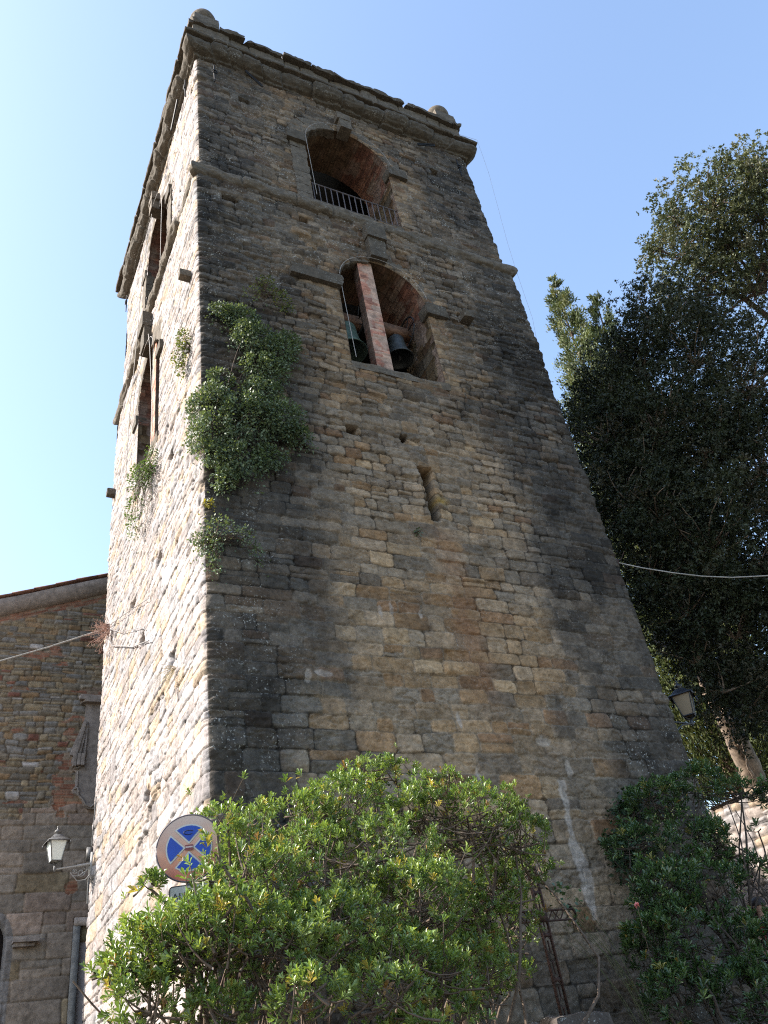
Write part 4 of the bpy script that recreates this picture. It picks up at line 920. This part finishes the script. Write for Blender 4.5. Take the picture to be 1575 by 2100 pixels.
def big_stems(t, r):
    mb = MB()
    for b, mids, tip in (((1.35, -1.55, -.15), [(1.5, -1.6, .55), (1.75, -1.55, .95), (1.72, -1.55, 1.25)], (1.8, -1.6, 1.75)), ((1.35, -1.55, -.15), [(1.45, -1.6, .6), (1.78, -1.55, 1.05), (1.95, -1.5, 1.35)], (2.1, -1.5, 1.7)),
                         ((.9, -2.0, -.15), [(.95, -2.1, .3), (1.1, -2.0, .5)], (1.2, -1.9, 1.2))):
        q = np.array([b, *mids, tip]); k = np.linspace(0, len(q)-1, 22); P = np.stack([np.interp(k, range(len(q)), q[:, i]) for i in range(3)], -1)
        P[1:-1] = (P[:-2]+2*P[1:-1]+P[2:])/4; mb.tube(P, np.linspace(.03, .012, 22), 8)
    for i in range(46):     # thicket of thin shoots under the left side
        b = np.array([r.uniform(-.95, -.1), r.uniform(-2.6, -2.0), -.2]); e = np.array([b[0]+r.normal()*.22, b[1]+r.normal()*.12, r.uniform(.75, 1.15)])
        limbs(mb, b, [e], r, r.uniform(.008, .018), .005, .12, 9)
    mb.build('trunk', M['bark'], t, smooth=True)
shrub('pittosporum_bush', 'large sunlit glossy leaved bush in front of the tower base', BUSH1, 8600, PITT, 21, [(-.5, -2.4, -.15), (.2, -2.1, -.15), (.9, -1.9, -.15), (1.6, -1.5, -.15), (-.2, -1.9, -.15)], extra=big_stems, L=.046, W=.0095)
BUSH2 = [(5.06,-0.60,2.49,0.35,0.30,0.20),(5.65,-0.70,2.63,0.35,0.30,0.20),(6.34,-0.70,2.58,0.45,0.30,0.11),(4.50,-0.60,2.01,0.30,0.30,0.20),(5.02,-0.80,2.00,0.45,0.35,0.30),(5.42,-0.80,1.93,0.16,0.28,0.26),(4.47,-0.90,1.44,0.40,0.35,0.30),(4.99,-1.00,1.45,0.28,0.35,0.30),(4.42,-1.10,1.04,0.45,0.35,0.30),(4.05,-0.90,0.94,0.25,0.30,0.30),(4.76,-1.20,0.87,0.30,0.30,0.25),(6.10,-0.90,2.05,0.10,0.12,0.07),(6.73,-0.70,2.50,0.22,0.20,0.08),(5.65,-1.00,1.62,0.12,0.14,0.08),(4.05,-1.10,0.53,0.35,0.30,0.25),(4.67,-1.20,0.47,0.40,0.30,0.25),(5.84,-1.10,1.48,0.10,0.12,0.07),(5.30,-1.10,0.95,0.26,0.30,0.20)]
def b2x(t, r):
    mb = MB(); b = np.array([5.15, -1.35, -.1])
    q = np.array([(5.25, -1.0, -.1), (5.3, -1.0, .6), (5.42, -.95, 1.1), (5.7, -.9, 1.6), (5.95, -.85, 2.0), (6.15, -.8, 2.4)]); k = np.linspace(0, 5, 20)
    mb.tube(np.stack([np.interp(k, range(6), q[:, i]) for i in range(3)], -1), np.linspace(.022, .009, 20), 7)
    limbs(mb, (5.42, -.95, 1.1), [(5.4, -.9, 1.75), (5.6, -.9, 1.95), (6.1, -.9, 1.8), (5.8, -.9, 2.4), (6.0, -.8, 2.3)], r, .012, .005, .12)
    limbs(mb, (3.95, -1.1, -.1), [(3.8, -1.1, .45), (3.85, -1.05, .6)], r, .025, .012, .05); limbs(mb, (4.4, -1.15, -.1), [(4.2, -1.15, .6)], r, .025, .012, .1)
    mb.build('trunk', M['darktwig'], t, smooth=True)
    p, nrm, li, lb = on_lobes([l for l in BUSH2[:8]], 420, r, .8)        # pale unripe fruits among the leaves
    m = MB()
    for q in p[p[:, 2] > 1.2]: m.lathe([(.002, -.007), (.0065, 0), (.002, .007)], 5, tuple(q))
    m.build('fruits', plain('pale green fruit', (.22, .24, .08), .5), t)['kind'] = 'stuff'
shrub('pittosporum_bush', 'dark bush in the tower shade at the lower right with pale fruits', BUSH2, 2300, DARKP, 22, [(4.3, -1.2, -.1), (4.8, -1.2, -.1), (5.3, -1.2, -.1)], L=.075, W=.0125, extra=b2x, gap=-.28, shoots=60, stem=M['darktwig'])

def wall_plant(label, lobes, n, seed, hue, root, L=.036, W=.015, away=(0, -1, 0), stems=40, droop=.35, shell=.45, cat='plant', name='caper_plant'):
    r = np.random.default_rng(seed); t = thing(name, label, cat); away = np.array(away, float)
    p, nrm, li, lb = on_lobes(lobes, n, r, shell, .2)
    d = unit(nrm*.7+away*.35+np.array([0, 0, -droop])+r.normal(size=(n, 3))*.55); nn = unit(nrm*.5+away*.6+np.array([0, 0, .5])+r.normal(size=(n, 3))*.5)
    cl = vn(p[:, 0]*7+seed, p[:, 2]*7, seed)+.6*vn(p[:, 0]*16, p[:, 2]*16+p[:, 1]*9, seed+1); keep = cl > -.45; p, d, nn = p[keep], d[keep], nn[keep]; n = len(p)
    tr = r.random(n) < .12; k_ = r.integers(0, max(6, n//160), n); p[tr] += np.stack([.1*np.sin(k_*1.7), -.0*k_, -.28*r.random(n)], -1)[tr]+np.array(away)*-.05*tr[tr][:, None]
    s = r.uniform(.6, 1.3, n); V, F, H = leaves(p, d, nn, L*s, W*s, ROUND, hue(n, r))
    npmesh('foliage', V, F, M['caperleaf'], t, col=H, smooth=True)
    mb = MB(); ch = r.choice(n, stems)
    for j in ch:
        b = np.array(root[r.integers(len(root))]); e = p[j]; k = np.linspace(0, 1, 8)[:, None]
        P = b+(e-b)*k+away*(.12*np.sin(k*math.pi))+np.array([0, 0, .15])*np.sin(k*math.pi)*np.linalg.norm(e-b); mb.tube(P-away*.06, np.linspace(.006, .002, 8), 4, cap=False)
    mb.build('stems', M['twig'], t)
CAPH = mixhue([(.105, .142, .080), (.085, .12, .068), (.14, .175, .095), (.062, .088, .05)], [4, 4, 3, 1.5])
CAPY = mixhue([(.10, .13, .03), (.14, .15, .03), (.06, .09, .03)], [2, 2, 2])
wall_plant('large blue green caper plant spilling down the shaded front corner of the tower', [(.60,-.14,9.66,.28,.15,.2),(.34,-.12,9.74,.22,.1,.12),(.72,-.2,9.22,.32,.2,.28),(1.08,-.2,9.02,.30,.2,.30),(1.26,-.16,9.3,.22,.16,.22),(.86,-.2,8.6,.36,.2,.26),(.25,-.12,8.30,.2,.12,.16),(.16,-.12,7.86,.24,.18,.3),(.16,-.14,7.36,.26,.18,.3),(.62,-.22,7.62,.38,.26,.38),(1.03,-.22,7.70,.34,.24,.30),(1.3,-.14,7.5,.2,.14,.18),(.10,-.1,6.98,.2,.12,.2),(.50,-.18,6.90,.32,.18,.24),(.26,-.12,6.56,.18,.12,.2),(.85,-.14,7.06,.26,.14,.16),(-.06,.08,7.36,.1,.16,.24),(.8,-.2,8.15,.3,.18,.2),(-.05,.1,7.9,.09,.14,.2)], 27000, 31, CAPH, [(.6, 0, 9.3), (.9, 0, 8.6), (.4, 0, 7.7), (.8, 0, 7.8), (1.1, 0, 9.0), (.3, 0, 8.2), (.2, 0, 7.2), (.5, 0, 6.9)], stems=26, L=.042, W=.017)
wall_plant('small yellow green tuft high on the tower front above the caper plant', [(1.05,-.1,10.66,.16,.1,.16),(.80,-.1,10.36,.14,.1,.12),(1.28,-.1,10.40,.14,.1,.2),(1.38,-.1,10.2,.1,.07,.1)], 700, 32, CAPY, [(1.05, 0, 10.5)], stems=25)
wall_plant('small caper tuft low on the tower corner below the large one', [(.16,-.14,5.80,.2,.14,.14),(.05,-.1,5.56,.16,.12,.2),(.42,-.14,5.72,.18,.12,.12),(.62,-.1,5.52,.08,.08,.16),(-.05,.0,5.7,.1,.1,.1),(.1,-.1,5.3,.08,.08,.14)], 1200, 33, CAPH, [(.15, 0, 5.7)], stems=45)
wall_plant('tiny yellow sprig on the tower corner between two caper plants', [(.07,-.06,6.2,.07,.05,.05)], 90, 34, mixhue([(.3, .26, .03), (.16, .16, .03)], [2, 1]), [(.07, 0, 6.2)], stems=8)
wall_plant('tiny green sprig under the slit window of the tower', [(2.95,-.05,6.29,.05,.04,.05)], 60, 35, CAPH, [(2.95, 0, 6.25)], stems=6)
wall_plant('sunlit tuft on the left tower side near the front corner', [(-.1,.42,9.55,.1,.16,.2),(-.14,.5,9.3,.1,.16,.22),(-.1,.6,9.05,.07,.1,.16)], 800, 36, CAPY, [(0, .45, 9.4)], away=(-1, 0, 0), stems=30)
wall_plant('sunlit hanging plant with trailing dry stems below the lower left opening', [(-.14,2.9,9.0,.14,.2,.2),(-.24,2.6,8.6,.16,.3,.28),(-.22,2.95,8.3,.14,.25,.26),(-.16,3.3,8.15,.1,.2,.2),(-.12,2.35,8.85,.1,.15,.3)], 1900, 37, mixhue([(.07, .12, .03), (.09, .14, .04), (.05, .09, .03)], [3, 2, 2]), [(0, 2.7, 8.9)], away=(-1, 0, 0), stems=70, droop=.6)
r = np.random.default_rng(5); mb = MB()
for i in range(26):
    b = np.array([-.03, 2.75+r.normal()*.05, 9.0]); e = np.array([-.1-r.random()*.15, 2.45+r.normal()*.35, 7.7+r.random()*.9]); limbs(mb, b, [e], r, .006, .003, .15, 9)
tag(mb.build('dead_stems', plain('dead grey stems', (.14, .12, .11), .9)), 'dead grey stems trailing beside the hanging plant on the left tower side', 'dead plant')
DARKC = mixhue([(.03, .06, .025), (.022, .045, .02)], [2, 2])
wall_plant('dark leafy creeper on the tower wall above the shaded bush', [(4.98,-.12,2.48,.24,.12,.2),(4.96,-.14,2.2,.24,.12,.17),(5.35,-.12,2.6,.22,.12,.16),(4.66,-.12,2.21,.14,.1,.1),(5.11,-.1,2.68,.14,.1,.12),(4.7,-.2,2.0,.2,.15,.15)], 1500, 38, DARKC, [(5.0, 0, 1.9)], L=.06, W=.024, stems=40, name='creeper')
def dry_tuft():
    r = np.random.default_rng(6); mb = MB()
    for i in range(46):
        b = np.array([-.05, 5.75+r.normal()*.06, 7.62+r.normal()*.06]); v = unit(np.array([-1.0, r.normal()*.7, r.normal()*.9])); l = r.uniform(.10, .46)
        k = np.linspace(0, 1, 7)[:, None]; P = b+v*l*k+np.array([0, 0, -.08])*k**2+r.normal(size=(7, 3))*.012*k; mb.tube(P, np.linspace(.004, .002, 7), 4, cap=False)
        for q in P[3:]:
            for j in range(2): e = q+r.normal(size=3)*.03; mb.tube([q, e], .002, 3, cap=False)
    tag(mb.build('dry_weed', plain('dry reddish weed', (.36, .22, .17), .9)), 'dry reddish weed tuft around the cable bracket on the tower edge', 'dry weed')
    for i, (y, z, lab) in enumerate(((1.15, 4.6, 'pale dry grass tuft on the lower sunlit tower side'),)):
        mb = MB()
        for i in range(60):
            b = np.array([-.03, y+r.normal()*.04, z]); v = unit(np.array([-.8, r.normal()*.8, r.normal()*.6])); k = np.linspace(0, 1, 6)[:, None]
            mb.tube(b+v*r.uniform(.08, .25)*k+np.array([0, 0, -.1])*k**2, .0022, 3, cap=False)
        tag(mb.build('dry_grass', plain('pale dry grass', (.36, .3, .2), .9)), lab, 'dry grass')
dry_tuft()
def broom():
    r = np.random.default_rng(8); mb = MB(); V_, H_ = [], []
    t = thing('broom_shoots', 'long thin green shoots arching beside the iron cross', 'plant')
    for i in range(9):
        b = np.array([3.75+r.normal()*.05, -.95+r.normal()*.04, -.1]); e = np.array([3.22+r.normal()*.14, -.75+r.normal()*.1, 1.45+r.normal()*.14]); k = np.linspace(0, 1, 14)[:, None]
        P = b+(e-b)*k+np.array([.17+r.normal()*.06, 0, .12])*np.sin(k*math.pi*.9); mb.tube(P, np.linspace(.0048, .0022, 14), 4, cap=False)
    mb.build('shoots', plain('green shoot', (.05, .06, .02), .7), t)
    p, nrm, li, lb = on_lobes([(3.25, -.8, 1.5, .2, .15, .12), (3.4, -.75, 1.3, .2, .12, .15)], 60, r, .3)
    V, F, H = leaves(p, unit(r.normal(size=(60, 3))), unit(r.normal(size=(60, 3))+np.array([0, -1, .5])), np.full(60, .05), np.full(60, .022), ROUND, DARKP(60, r)); npmesh('foliage', V, F, M['leaf'], t, col=H)
    t = thing('rose', 'single pink rose bloom at the left edge of the shaded bush', 'flower')
    c = np.array([3.86, -1.07, 1.31]); n = 26; v = unit(r.normal(size=(n, 3))+np.array([0, -.2, .5])); V, F, H = leaves(c-v*.006, v, unit(np.cross(v, r.normal(size=(n, 3)))), np.full(n, .038), np.full(n, .02), ROUND, np.array([(.68, .28, .3)])*r.uniform(.8, 1.2, n)[:, None])
    npmesh('bloom', V, F, M['caperleaf'], t, col=H, smooth=True); MB().tube([tuple(c), (3.9, -1.0, .9), (4.0, -.9, .3), (4.0, -.9, -.1)], .003, 5).build('stem', M['twig'], t)
broom()

# ------------------------------------------------------------------ trees
def crown(lobes, nclump, per, r, L, W, hue, spread=.34, shape=ROUND, keep=None):
    c, nrm, li, lb = on_lobes(lobes, nclump, r, .45, .15)
    if keep is not None: m = keep(c); c, nrm = c[m], nrm[m]; nclump = len(c)
    s = r.uniform(.6, 1.2, nclump)*spread
    idx = np.repeat(np.arange(nclump), per); n = len(idx)
    tw = unit(nrm*.8+r.normal(size=(nclump, 3))*.5)            # each clump strung along a few twigs
    kt = max(1, n//9); ti = r.integers(0, nclump, kt); q = unit(r.normal(size=(kt, 3)))*r.random(kt)[:, None]**.45     # twig ends, nine leaves each
    tp = c[ti]+q*s[ti][:, None]*np.array([1, 1, .7])+tw[ti]*(r.normal(size=kt)*.25*s[ti])[:, None]
    which = np.repeat(np.arange(kt), 9)[:n]; which = np.concatenate([which, r.integers(0, kt, n-len(which))]); idx = ti[which]
    v = unit(r.normal(size=(n, 3))+unit(q+tw[ti]*.5)[which]*.9); p = tp[which]+v*.012+r.normal(size=(n, 3))*.012
    d = v; nn = unit(np.array([0, 0, .8])+r.normal(size=(n, 3))*.7)
    sz = r.uniform(.7, 1.25, n); return c, leaves(p, d, nn, L*sz, W*sz, shape, hue(nclump, r)[idx]*r.uniform(.8, 1.2, n)[:, None])
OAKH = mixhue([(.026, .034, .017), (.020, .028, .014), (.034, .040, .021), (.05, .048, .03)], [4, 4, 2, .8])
OAKA = [(9.95,0.45,12.95,.75),(9.2,1.0,11.9,0.6),(10.06,-0.17,12.87,1.00),(10.47,-0.27,11.84,1.30),(11.16,-0.66,10.94,1.40),(8.83,1.17,10.47,1.00),(9.25,0.42,10.19,1.20),(9.79,-0.01,9.45,1.40),(10.35,-0.52,8.79,1.40),(8.24,0.84,8.71,0.90),(8.52,0.56,7.99,1.10),(8.98,0.17,7.26,1.40),(9.87,-0.03,6.86,1.40),(8.16,0.95,6.93,0.75),(8.54,0.81,6.31,1.00),(9.34,0.70,5.86,1.10),(9.85,0.32,5.60,1.10),(8.65,1.10,5.54,0.50),(10.74,1.69,5.05,0.70),(10.54,2.01,5.67,0.55),(11.94,-1.15,9.25,2.00),(12.36,0.49,7.00,1.6),(11.42,1.25,5.2,.8),(11.6,1.6,11,1.5),(11.2,2.2,9,1.4),(10.8,2.4,7.2,1.1),(8.9,1.0,5.0,.6),(9.6,1.3,4.75,.6),(9.0,1.6,9.6,.9),(9.4,1.5,11.4,.9),(10.3,1.6,12.6,.9),(11.2,2.6,5.6,.6)]
def oak_a():
    r = np.random.default_rng(51); t = thing('holm_oak', 'huge dark holm oak in shade with a sunlit leaning trunk right of the tower', 'tree')
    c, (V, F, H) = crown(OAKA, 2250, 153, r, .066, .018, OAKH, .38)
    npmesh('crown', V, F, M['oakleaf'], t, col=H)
    mb = MB(); q = np.array([(14.25, 5.4, 4.1), (13.95, 5.15, 4.75), (13.66, 4.91, 5.28), (13.13, 4.52, 6.12), (12.74, 4.28, 6.75), (12.0, 3.4, 8.2), (11.2, 2.2, 9.6), (10.6, 1.2, 11.2), (10.1, .6, 12.6)])
    k = np.linspace(0, 8, 48); P = np.stack([np.interp(k, range(9), q[:, i]) for i in range(3)], -1); P += np.cumsum(r.normal(size=P.shape)*.012, 0)*np.linspace(1, .3, 48)[:, None]
    rad = np.interp(k, [0, 1, 4, 6, 8], [.34, .27, .22, .15, .05]); mb.tube(P, rad, 14)
    for l in OAKA:
        j = int(np.argmin(np.linalg.norm(P-np.array(l[:3])+np.array([0, 0, 1.2]), axis=1))); j = max(j, 12)
        limbs(mb, P[j], [np.array(l[:3])-np.array([0, 0, .2])], r, rad[j]*.45, .02, .1, 14)
    limbs(mb, (13.5, 4.8, 5.5), [(12.3, 3.9, 5.7), (12.5, 4.2, 6.2), (12.0, 3.5, 5.2)], r, .05, .015, .06); limbs(mb, (13.95, 5.1, 4.8), [(12.9, 4.2, 5.6), (12.4, 3.7, 5.3)], r, .045, .012, .05)
    for j in r.choice(len(c), 520, replace=False):
        l = min(OAKA, key=lambda l: np.linalg.norm(np.array(l[:3])-c[j])); limbs(mb, np.array(l[:3])-np.array([0, 0, .2]), [c[j]], r, .022, .006, .12, 6)
    mb.build('trunk', M['trunk'], t, smooth=True)
oak_a()
OAKB = [(11.69,-0.60,15.62,1.00),(12.16,-1.51,16.36,1.20),(12.90,-2.45,16.75,1.0),(12.70,-1.23,15.64,1.20),(11.62,-0.90,16.54,0.50),(11.15,-0.42,15.79,0.35),(12.13,-0.27,14.91,0.90),(13.24,-1.87,16.00,1.40),(13.96,-3.0,16.6,1.25),(14.31,-1.84,15.20,1.60),(11.66,0.18,14.72,0.60),(15.2,-.9,13.6,1.2),(13.0,-.9,14.2,.6),(12.4,.3,13.9,.7),(14.2,-1.2,13.6,.7),(13.3,.1,13.3,.7)]
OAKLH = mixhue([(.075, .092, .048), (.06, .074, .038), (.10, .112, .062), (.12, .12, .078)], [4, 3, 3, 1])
def oak_b():
    r = np.random.default_rng(52); t = thing('holm_oak', 'tall sunlit holm oak with open branches reaching in at the upper right', 'tree')
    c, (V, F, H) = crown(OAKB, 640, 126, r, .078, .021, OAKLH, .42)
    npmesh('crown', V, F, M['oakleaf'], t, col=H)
    mb = MB(); q = np.array([(16.5, .6, 4.0), (16.3, .4, 7), (15.9, .2, 10), (15.2, -.1, 12.2), (14.62, -.15, 12.97), (13.78, -.48, 13.97), (13.02, -.46, 14.5), (12.46, -.35, 14.77), (11.9, -.3, 15.1)])
    k = np.linspace(0, 8, 44); P = np.stack([np.interp(k, range(9), q[:, i]) for i in range(3)], -1); P += np.cumsum(r.normal(size=P.shape)*.01, 0); rad = np.interp(k, [0, 3, 5, 8], [.34, .17, .075, .02]); mb.tube(P, rad, 12)
    limbs(mb, (15.3, -.1, 12.1), [(13.60, -1.16, 14.90), (14.3, -2.2, 15.6), (14.6, -2.4, 14.6)], r, .075, .035, .08, 14)
    limbs(mb, (13.60, -1.16, 14.90), [(13.16, -1.29, 15.38), (13.2, -2.2, 16.6), (12.6, -1.6, 16.0)], r, .06, .02, .08)
    for l in OAKB: limbs(mb, (13.6, -.9, 14.6) if l[0] < 13 else (14.3, -1.6, 14.9), [l[:3]], r, .05, .018, .12, 12)
    for j in r.choice(len(c), 420, replace=False):
        l = min(OAKB, key=lambda l: np.linalg.norm(np.array(l[:3])-c[j])); limbs(mb, np.array(l[:3]), [c[j]], r, .018, .005, .14, 6)
    mb.build('trunk', M['bark'], t, smooth=True)
oak_b()
NEED = dict(P=[(0, 0, 0), (.5, .22, .03), (.5, -.22, .03), (1, 0, 0)], T=[(0, 2, 1), (1, 2, 3)], Q=[])
CYPH = mixhue([(.085, .105, .04), (.065, .085, .03), (.115, .125, .05), (.045, .06, .022)], [4, 3, 2.5, 2])
def cypress(base, tips, label, n, seed, rad, hue=CYPH):
    r = np.random.default_rng(seed); t = thing('cypress', label, 'tree'); mb = MB(); Ps = []
    for (tx, ty, tz), frac, wide in tips:
        tip = np.array((tx, ty, tz)); b = np.array(base, float); m = int(n*frac)
        nb = int(m/46*1.25); k = 1-r.random(nb)**.62*.96; ang = r.random(nb)*6.283
        ax = b+(tip-b)*k[:, None]; w = wide*(1-k)**.66*1.1*(1+.35*vn(ang*1.6, k*9, seed)+.15*vn(ang*4, k*22, seed+1)); bl = w*r.uniform(.55, 1.08, nb)
        d = np.stack([np.cos(ang), np.sin(ang), r.uniform(.35, 1.0, nb)], -1); d = unit(d); e = ax+d*bl[:, None]
        for j in range(0, nb, 3): mb.tube([ax[j], ax[j]+(e[j]-ax[j])*.5-np.array([0, 0, .05*bl[j]]), e[j]], [.02, .012, .005], 4, cap=False)
        idx = np.repeat(np.arange(nb), 80); u = .35+.68*r.random(len(idx))**.6
        p = ax[idx]+(e-ax)[idx]*u[:, None]+r.normal(size=(len(idx), 3))*(.05+.085*(1-k[idx])+.05*bl[idx])[:, None]*.8
        Ps.append((p, unit(d[idx]+np.array([0, 0, .7])+r.normal(size=p.shape)*.6), hue(nb, r)[idx])); mb.tube(np.stack([b+(tip-b)*q for q in np.linspace(0, .97, 12)]), np.linspace(.2, .02, 12), 8)
    p = np.concatenate([q[0] for q in Ps]); d = np.concatenate([q[1] for q in Ps]); H = np.concatenate([q[2] for q in Ps]); n = len(p)
    V, F, H = leaves(p, d, unit(r.normal(size=p.shape)), .135*r.uniform(.6, 1.3, n), .05*r.uniform(.7, 1.3, n), NEED, H*r.uniform(.75, 1.25, n)[:, None])
    npmesh('crown', V, F, M['needle'], t, col=H); mb.build('trunk', M['bark'], t)
cypress((16.2, 7.6, 4.0), [((15.68, 6.40, 24.9), .6, 3.0), ((16.6, 5.6, 23.5), .4, 2.6)], 'tall pale green cypress with two tips between the tower and the dark oak', 80000, 61, 2.6)
cypress((15.6, 9.6, 4.0), [((15.2, 8.9, 12.6), 1, .95)], 'lower yellow green cypress glimpsed between the tower edge and the oak trunk', 26000, 62, 2, mixhue([(.10, .115, .035), (.075, .095, .03), (.13, .13, .05)], [3, 3, 1]))

# ------------------------------------------------------------------ person on the rising path
def person(px, py, pz):
    t = thing('person', 'person in a red top with a dark shoulder bag half hidden behind the shaded bush', 'person', group=None)
    def skin(name, verts, edges, mat, parent, sub=2):
        me = bpy.data.meshes.new(name); me.from_pydata([(px+x, py+y, pz+z) for x, y, z, _ in verts], edges, []); o = link(name, me, parent)
        m = o.modifiers.new('skin', 'SKIN'); sk = me.skin_vertices[0].data
        for i, v in enumerate(verts): sk[i].radius = (v[3], v[3])
        sk[0].use_root = True; s = o.modifiers.new('sub', 'SUBSURF'); s.levels = s.render_levels = sub
        dg = bpy.context.evaluated_depsgraph_get(); dg.update(); me2 = bpy.data.meshes.new_from_object(o.evaluated_get(dg)); o.modifiers.clear(); o.data = me2
        me2.materials.clear(); me2.materials.append(mat); me2.polygons.foreach_set('use_smooth', np.ones(len(me2.polygons), bool)); return o
    skin_m = plain('skin', (.42, .25, .18), .6); red = plain('red cotton', (.33, .02, .03), .85); blue = plain('dark trousers', (.03, .035, .05), .85); hair = plain('dark hair', (.03, .02, .015), .6); bag = plain('dark bag', (.015, .015, .018), .7)
    V = [(0, 0, .95, .13), (0, 0, 1.15, .12), (0, 0, 1.36, .13), (0, -.01, 1.47, .058), (-.005, -.02, 1.55, .06), (0, -.03, 1.63, .10), (0, -.02, 1.70, .085),
         (.17, 0, 1.40, .06), (.22, .02, 1.14, .042), (.2, -.08, .93, .032), (-.17, 0, 1.40, .06), (-.23, .02, 1.14, .042), (-.2, -.1, .93, .032),
         (.09, 0, .88, .09), (.10, -.03, .5, .06), (.10, .02, .09, .042), (.10, -.12, .04, .035), (-.09, 0, .88, .09), (-.10, -.06, .5, .06), (-.10, -.02, .09, .042), (-.10, -.16, .04, .035)]
    E = [(0,1),(1,2),(2,3),(3,4),(4,5),(5,6),(2,7),(7,8),(8,9),(2,10),(10,11),(11,12),(0,13),(13,14),(14,15),(15,16),(0,17),(17,18),(18,19),(19,20)]
    for sg, b, bi in ((1, (.2, -.08, .93), 9), (-1, (-.2, -.1, .93), 12)):
        pl = len(V); V.append((b[0], b[1]-.02, b[2]-.05, .03)); E.append((bi, pl))
        for f in range(4):
            o = len(V); ln = (.07, .08, .075, .06)[f]; y = b[1]-.05+.02*f
            V += [(b[0]-sg*.005, y, b[2]-.09, .009), (b[0]-sg*.012, y-.005, b[2]-.09-ln*.5, .008), (b[0]-sg*.026, y-.006, b[2]-.09-ln, .007)]; E += [(pl, o), (o, o+1), (o+1, o+2)]
        o = len(V); V += [(b[0]-sg*.02, b[1]-.05, b[2]-.06, .010), (b[0]-sg*.03, b[1]-.075, b[2]-.10, .008)]; E += [(pl, o), (o, o+1)]
    body = skin('body', V, E, skin_m, t)
    skin('red_top', [(0, 0, .9, .155), (0, 0, 1.15, .14), (0, 0, 1.37, .145), (.17, 0, 1.405, .075), (.205, .01, 1.25, .062), (-.17, 0, 1.405, .075), (-.205, .01, 1.25, .062)], [(0,1),(1,2),(2,3),(3,4),(2,5),(5,6)], red, t)
    skin('trousers', [(0, 0, .97, .15), (.09, 0, .86, .105), (.10, -.03, .5, .078), (.10, .02, .1, .06), (-.09, 0, .86, .105), (-.10, -.06, .5, .078), (-.10, -.02, .1, .06)], [(0,1),(1,2),(2,3),(0,4),(4,5),(5,6)], blue, t)
    mb = MB()
    P = []
    for a in np.linspace(-.1, math.pi/2, 10): P.append([(px+.104*math.cos(a)*math.cos(k), py-.02+.115*math.cos(a)*math.sin(k), pz+1.655+.115*math.sin(a)) for k in np.linspace(0, 2*math.pi, 25)[:-1] if True])
    mb.grid(np.array(P), close_v=True); rough_block(mb, (px, py+.07, pz+1.58), (.17, .08, .16), 4, .01, .6, 8); mb.build('hair', hair, t, smooth=True)
    for s in (-1, 1):
        MB().lathe([(.002, -.012), (.012, 0), (.002, .012)], 8, (px+s*.036, py-.122, pz+1.635)).build('eye', hair, body); rough_block(MB(), (px+s*.098, py-.02, pz+1.62), (.02, .035, .06), 2, .003, .6, 4).build('ear', skin_m, body, smooth=True)
    rough_block(MB(), (px, py-.135, pz+1.605), (.026, .04, .05), 3, .003, .6, 4).build('nose', skin_m, body, smooth=True); rough_block(MB(), (px, py-.122, pz+1.565), (.05, .02, .016), 3, .003, .6, 4).build('mouth', red, body, smooth=True)
    mb = MB(); rough_block(mb, (px+.02, py+.2, pz+1.2), (.3, .18, .44), 6, .01, .4, 8)
    for s in (-1, 1): mb.tube([(px+s*.12, py+.14, pz+1.38), (px+s*.13, py+.0, pz+1.5), (px+s*.13, py-.13, pz+1.38), (px+s*.15, py-.1, pz+1.12)], .025, 6)
    mb.build('backpack', bag, t, smooth=True)
person(8.56, 1.63, .07)
